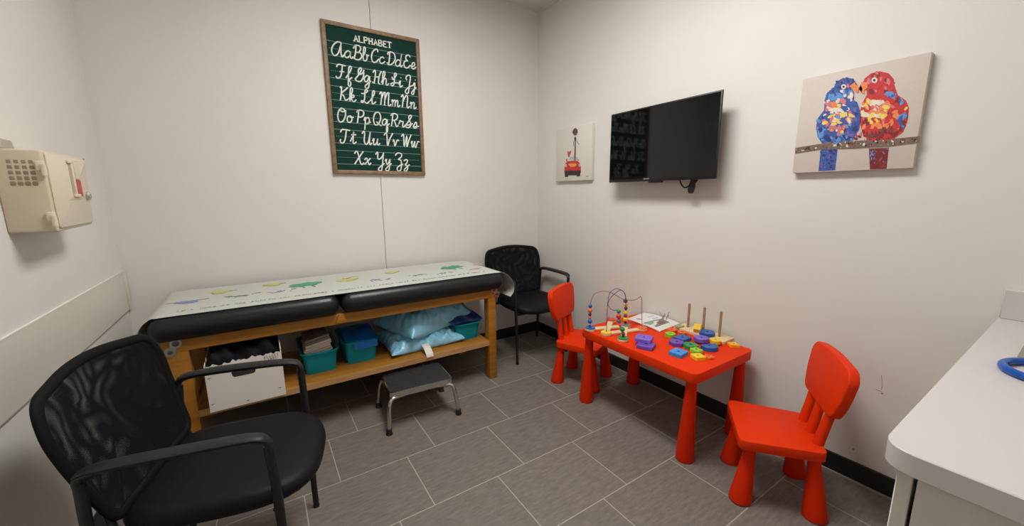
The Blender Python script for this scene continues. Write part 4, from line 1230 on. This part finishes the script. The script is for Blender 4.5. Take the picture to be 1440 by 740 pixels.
# canvases
canvas_m = mat('canvas_warm_grey', (204, 192, 182), .8, var=.02, scale=60, bump=.1, bscale=400)
canvas2_m = mat('canvas_pale', (214, 208, 198), .8, var=.015, scale=60, bump=.1, bscale=400)
YZX = Matrix(((0, 0, -1, 0), (1, 0, 0, 0), (0, 1, 0, 0), (0, 0, 0, 1)))   # (u,v,w) -> (y=u, z=v, x=-w)
def wallpoly(b, P2, x, th, mi):
    b.prism(P2, 0, th, 0, 1, M=TR((x, 0, 0)) @ YZX, mi=mi)
def pts_on(px, X): return [(q.y, q.z) for q in (on(a, c, 0, X) for a, c in px)]
PX = -.032
PC = thing('parrot_canvas', 'canvas painting of a blue and a red bird on a branch, right of the television', 'painting', (0, -2.29, 1.42))
MB().span((PX, -2.500, 1.4205), (.001, -2.084, 1.8465), .003, 2).build('canvas', canvas_m, PC, True)
kp = 250 / 925
qp = lambda L_: pts_on([(1090 + x * kp, 60 + y * kp) for x, y in L_], PX)
pnames = ['paint_blue', 'paint_navy', 'paint_sky', 'paint_pink', 'paint_yellow', 'paint_cream', 'paint_red', 'paint_dark_red', 'paint_orange', 'paint_brown', 'paint_bark', 'paint_black', 'paint_violet']
prgb = [(52, 84, 158), (36, 46, 108), (88, 146, 206), (206, 112, 122), (232, 204, 96), (222, 214, 198), (196, 40, 40), (120, 26, 32), (230, 132, 74), (104, 66, 52), (120, 98, 84), (40, 30, 36), (110, 98, 158)]
pmats = [mat(n, c, .55, var=.12, scale=90) for n, c in zip(pnames, prgb)]
Bd = MB()
blue = [(305, 235), (318, 205), (345, 188), (378, 182), (405, 188), (420, 204), (405, 222), (398, 240), (412, 258), (410, 300), (432, 325), (445, 360), (446, 405), (436, 455), (405, 505), (340, 532), (245, 525), (222, 492), (213, 440), (222, 395), (255, 352), (258, 300), (270, 262)]
redb = [(455, 212), (468, 185), (500, 160), (545, 149), (592, 160), (618, 190), (622, 225), (640, 275), (680, 300), (697, 340), (690, 400), (667, 465), (620, 500), (560, 520), (490, 510), (458, 482), (442, 420), (445, 345), (462, 300), (478, 270), (474, 238)]
TH = .0012
for P_, mi in ((blue, 0), (redb, 6), ([(238, 555), (326, 550), (312, 664), (226, 668)], 0), ([(488, 552), (592, 546), (580, 655), (494, 660)], 7)):
    wallpoly(Bd, qp(P_), PX, TH, mi)
wallpoly(Bd, qp([(105, 548), (240, 526), (400, 512), (600, 502), (752, 487), (749, 522), (600, 540), (400, 553), (240, 556), (105, 578)]), PX, TH + .0008, 10)
def inside(p, poly):
    x, y = p; c = False; n = len(poly)
    for i in range(n):
        (x1, y1_), (x2, y2_) = poly[i], poly[i - 1]
        if (y1_ > y) != (y2_ > y) and x < (x2 - x1) * (y - y1_) / (y2_ - y1_) + x1: c = not c
    return c
rnd = random.Random(21)
def daubs(poly, n, choose, smin, smax, lift):
    xs = [p[0] for p in poly]; ys = [p[1] for p in poly]
    k = 0
    while k < n:
        x, y = rnd.uniform(min(xs), max(xs)), rnd.uniform(min(ys), max(ys))
        if not inside((x, y), poly): continue
        k += 1
        mi = choose(x, y)
        if mi is None: continue
        s = rnd.uniform(smin, smax); a = rnd.uniform(0, PI); e = rnd.uniform(.35, .8)
        m_ = rnd.randint(5, 7); P_ = []
        for j in range(m_):
            t = 2 * PI * j / m_; r_ = s * rnd.uniform(.75, 1.15)
            dx, dy = r_ * math.cos(t), r_ * e * math.sin(t)
            P_.append((x + dx * math.cos(a) - dy * math.sin(a), y + dx * math.sin(a) + dy * math.cos(a)))
        if not all(inside(p, poly) for p in P_): P_ = [(x + (p[0] - x) * .45, y + (p[1] - y) * .45) for p in P_]
        wallpoly(Bd, qp(P_), PX, lift + rnd.uniform(0, .0012), mi)
def ch_blue(x, y):
    d = math.hypot((x - 325) / 75, (y - 395) / 80)
    if y < 250: return rnd.choice((0, 1, 1, 2, 3)) if x < 380 else rnd.choice((1, 1, 0))
    if d < 1: return rnd.choice((3, 3, 4, 4, 5, 5, 8, 0, 2))
    if x < 270 and y > 380: return rnd.choice((2, 2, 0, 3, 1))
    if x > 400: return rnd.choice((0, 12, 1, 0))
    if y < 340: return rnd.choice((0, 2, 3, 5, 0))
    return rnd.choice((0, 0, 1, 2, 1, 12))
def ch_red(x, y):
    if y < 260: return rnd.choice((6, 6, 7, 3, 7)) if x < 520 else rnd.choice((6, 6, 3, 6, 7))
    if 580 < x < 640 and 225 < y < 290: return rnd.choice((2, 0, 2))
    d = math.hypot((x - 520) / 70, (y - 355) / 60)
    if d < 1: return rnd.choice((5, 4, 4, 5, 8, 3, 8))
    if x > 650: return rnd.choice((2, 0, 12, 6, 4, 7))
    if y > 450: return rnd.choice((7, 9, 6, 7))
    return rnd.choice((6, 6, 6, 7, 8, 3))
daubs(blue, 260, ch_blue, 10, 24, TH + .0003); daubs(redb, 280, ch_red, 11, 27, TH + .0003)
daubs([(238, 555), (326, 550), (312, 660), (228, 664)], 50, lambda x, y: rnd.choice((0, 1, 1, 12, 12)) , 6, 12, TH + .0003)
daubs([(490, 555), (590, 550), (578, 650), (496, 655)], 55, lambda x, y: 2 if (abs(x - 505) < 12 and y < 620) or (x > 570 and y < 600) else rnd.choice((7, 7, 9, 6, 12)), 6, 12, TH + .0003)
daubs([(105, 550), (240, 530), (400, 515), (600, 505), (740, 492), (738, 518), (600, 536), (400, 549), (240, 552), (105, 574)], 170, lambda x, y: rnd.choice((10, 9, 10, 5, 11, 9)), 5, 11, TH + .0011)
daubs([(400, 505), (445, 430), (470, 500), (460, 515)], 14, lambda x, y: rnd.choice((7, 3, 12)), 7, 12, TH + .0003)
for P_, mi in (([(388, 226), (420, 204), (438, 240), (432, 264), (412, 250)], 8), ([(420, 204), (432, 222), (420, 220)], 5), ([(437, 238), (450, 206), (478, 208), (482, 236), (464, 250), (468, 268), (452, 262)], 8), ([(438, 240), (446, 222), (456, 240), (450, 262)], 7)):
    wallpoly(Bd, qp(P_), PX, TH + .0024, mi)
for (cx, cy, r1, r2_) in ((358, 230, 13, 6), (518, 196, 15, 7)):
    wallpoly(Bd, qp([(cx + r1 * math.cos(2 * PI * k / 16), cy + r1 * math.sin(2 * PI * k / 16)) for k in range(16)]), PX, TH + .0026, 5)
    wallpoly(Bd, qp([(cx + r2_ * math.cos(2 * PI * k / 12), cy + r2_ * math.sin(2 * PI * k / 12)) for k in range(12)]), PX, TH + .0030, 11)
Bd.build('painted_birds', pmats, PC, True)['label'] = 'blue and red birds painted in thick daubs'

SCX = -.030
SCN = thing('giraffe_canvas', 'small pale canvas of a giraffe in a red car, left of the television', 'painting', (0, -.50, 1.43))
q_ = [on(*p, 0, SCX) for p in ((781, 182.5), (831.5, 174), (833, 253.5), (782.5, 255))]
sy0, sy1 = (q_[1].y + q_[2].y) / 2, (q_[0].y + q_[3].y) / 2
sz0, sz1 = (q_[2].z + q_[3].z) / 2, (q_[0].z + q_[1].z) / 2
MB().span((SCX, sy0, sz0), (.001, sy1, sz1), .003, 2).build('canvas', canvas2_m, SCN, True)
ks = 80 / 538
qs = lambda L_: pts_on([(770 + x * ks, 160 + y * ks) for x, y in L_], SCX)
Cr = MB()
cm = [mat('car_red', (196, 44, 40), .5, var=.1, scale=60), mat('car_dark', (52, 46, 46), .6), mat('giraffe_grey', (140, 128, 124), .6, var=.25, scale=120), mat('giraffe_brown', (96, 72, 68), .6, var=.2, scale=90), mat('fox_red', (184, 82, 78), .6), mat('car_glass', (176, 184, 186), .5), mat('car_orange', (230, 150, 80), .5), mat('scarf_dark', (58, 50, 56), .6)]
for P_, mi, l in (([(205, 440), (212, 412), (235, 405), (270, 405), (284, 415), (288, 440)], 5, 0), ([(248, 445), (254, 330), (258, 235), (268, 232), (270, 330), (268, 445)], 2, .0004), ([(234, 178), (246, 146), (264, 134), (284, 150), (286, 178), (272, 205), (252, 205)], 3, .0006),
        ([(252, 232), (262, 212), (272, 232), (268, 262), (258, 262)], 7, .0008), ([(244, 262), (250, 258), (250, 310), (244, 300)], 2, .0006), ([(272, 250), (278, 252), (302, 290), (296, 294)], 2, .0006), ([(190, 350), (200, 360), (210, 358), (222, 345), (222, 372), (212, 390), (208, 412), (198, 412), (190, 380)], 4, .0006),
        ([(160, 562), (163, 500), (172, 468), (190, 450), (232, 446), (285, 446), (302, 464), (314, 500), (317, 562)], 0, .001), ([(166, 540), (312, 536), (308, 582), (168, 584)], 1, .0014), ([(163, 560), (194, 560), (196, 596), (166, 600)], 1, .0016), ([(276, 556), (308, 556), (308, 590), (278, 594)], 1, .0016),
        ([(196, 476), (220, 470), (268, 470), (280, 478), (262, 500), (220, 504)], 6, .0014), ([(168, 480), (182, 474), (186, 500), (170, 508)], 5, .0016), ([(296, 474), (308, 480), (310, 504), (298, 500)], 5, .0016), ([(176, 428), (186, 428), (188, 452), (178, 452)], 0, .0012), ([(286, 432), (300, 434), (298, 442), (286, 442)], 0, .0012), ([(362, 592), (388, 590), (388, 594), (364, 597)], 2, .0004)):
    wallpoly(Cr, qs(P_), SCX, .0008 + l, mi)
for k in range(12):
    y = 240 + k * 16
    wallpoly(Cr, qs([(255, y), (262, y - 4), (264, y + 5), (257, y + 7)]), SCX, .0018, 3)
Cr.build('painted_car', cm, SCN, True)['label'] = 'giraffe and fox in a red car'

# ------------------------------------------------------------------ counter on the right
lam_m = mat('white_laminate', (202, 197, 195), .4, var=.006, scale=8)
cab_m = mat('cabinet_white', (206, 200, 192), .45, var=.008, scale=8)
CX0, CY1, CZ = -1.300, -2.784, .88
CT = thing('counter_top', 'white laminate counter top with rounded corner at the right', 'counter', (-.65, -3.1, CZ - .042))
b = MB(); b.prism(roundpoly([(CX0, YB + .003), (-.001, YB + .003), (-.001, CY1), (CX0, CY1)], [.002, .002, .002, .055], 10), CZ - .042, CZ, .0018, 1); b.build('worktop', lam_m, CT, True)
b = MB(); b.span((-.020, YB + .003, CZ), (-.001, CY1 - .002, CZ + .106), .002, 1); b.build('side_splash', lam_m, CT, True)
b = MB(); b.span((CX0 + .02, YB + .003, CZ), (-.021, YB + .02, CZ + .106), .002, 1); b.build('back_splash', lam_m, CT, True)
BC = thing('base_cabinet', 'white base cabinet under the counter at the right edge', 'cabinet', (-.65, -3.1, 0))
b = MB(); b.span((-1.272, YB + .003, .0), (-1.254, -2.834, CZ - .043)); b.span((-.024, YB + .003, .0), (-.004, -2.834, CZ - .043)); b.span((-1.254, YB + .003, .10), (-.024, -2.834, .118)); b.span((-1.254, YB + .003, .118), (-.024, YB + .02, CZ - .043)); b.span((-1.254, -2.86, CZ - .10), (-.024, -2.834, CZ - .043)); b.span((-1.254, -2.90, 0), (-.024, -2.884, .10))
b.build('carcass', cab_m, BC, True)
for k in range(3):
    x0 = -1.272 + k * .418
    d = MB().span((x0 + .002, -2.828, .105), (x0 + .414, -2.806, CZ - .055), .002, 1).build('cabinet_door', cab_m, BC, True)
ring_m = mat('blue_plastic_ring', (8, 78, 164), .2, spec=.35, var=.03)
b = MB(); b.tube([(.086 * math.cos(2 * PI * k / 48), .086 * math.sin(2 * PI * k / 48), .0095) for k in range(48)], .0095, 14, closed=True)
solo(b, 'plastic_ring', ring_m, 'glossy blue plastic ring lying on the white counter', 'ring', (-.634, -2.942, CZ + .0005))
b = MB(); b.prism(rrect(.26, .19, .01, 3), 0, .012, .002, 1)
solo(b, 'paper_tray', mat('tray_taupe', (138, 128, 112), .5, var=.03), 'flat grey-brown tray on the white counter behind the blue ring', 'tray', (-.405, -2.965, CZ + .0005))

# ------------------------------------------------------------------ world
w = bpy.data.worlds.new('world'); sc.world = w; w.use_nodes = True
w.node_tree.nodes['Background'].inputs[0].default_value = (.02, .02, .02, 1)
w.node_tree.nodes['Background'].inputs[1].default_value = 0.0
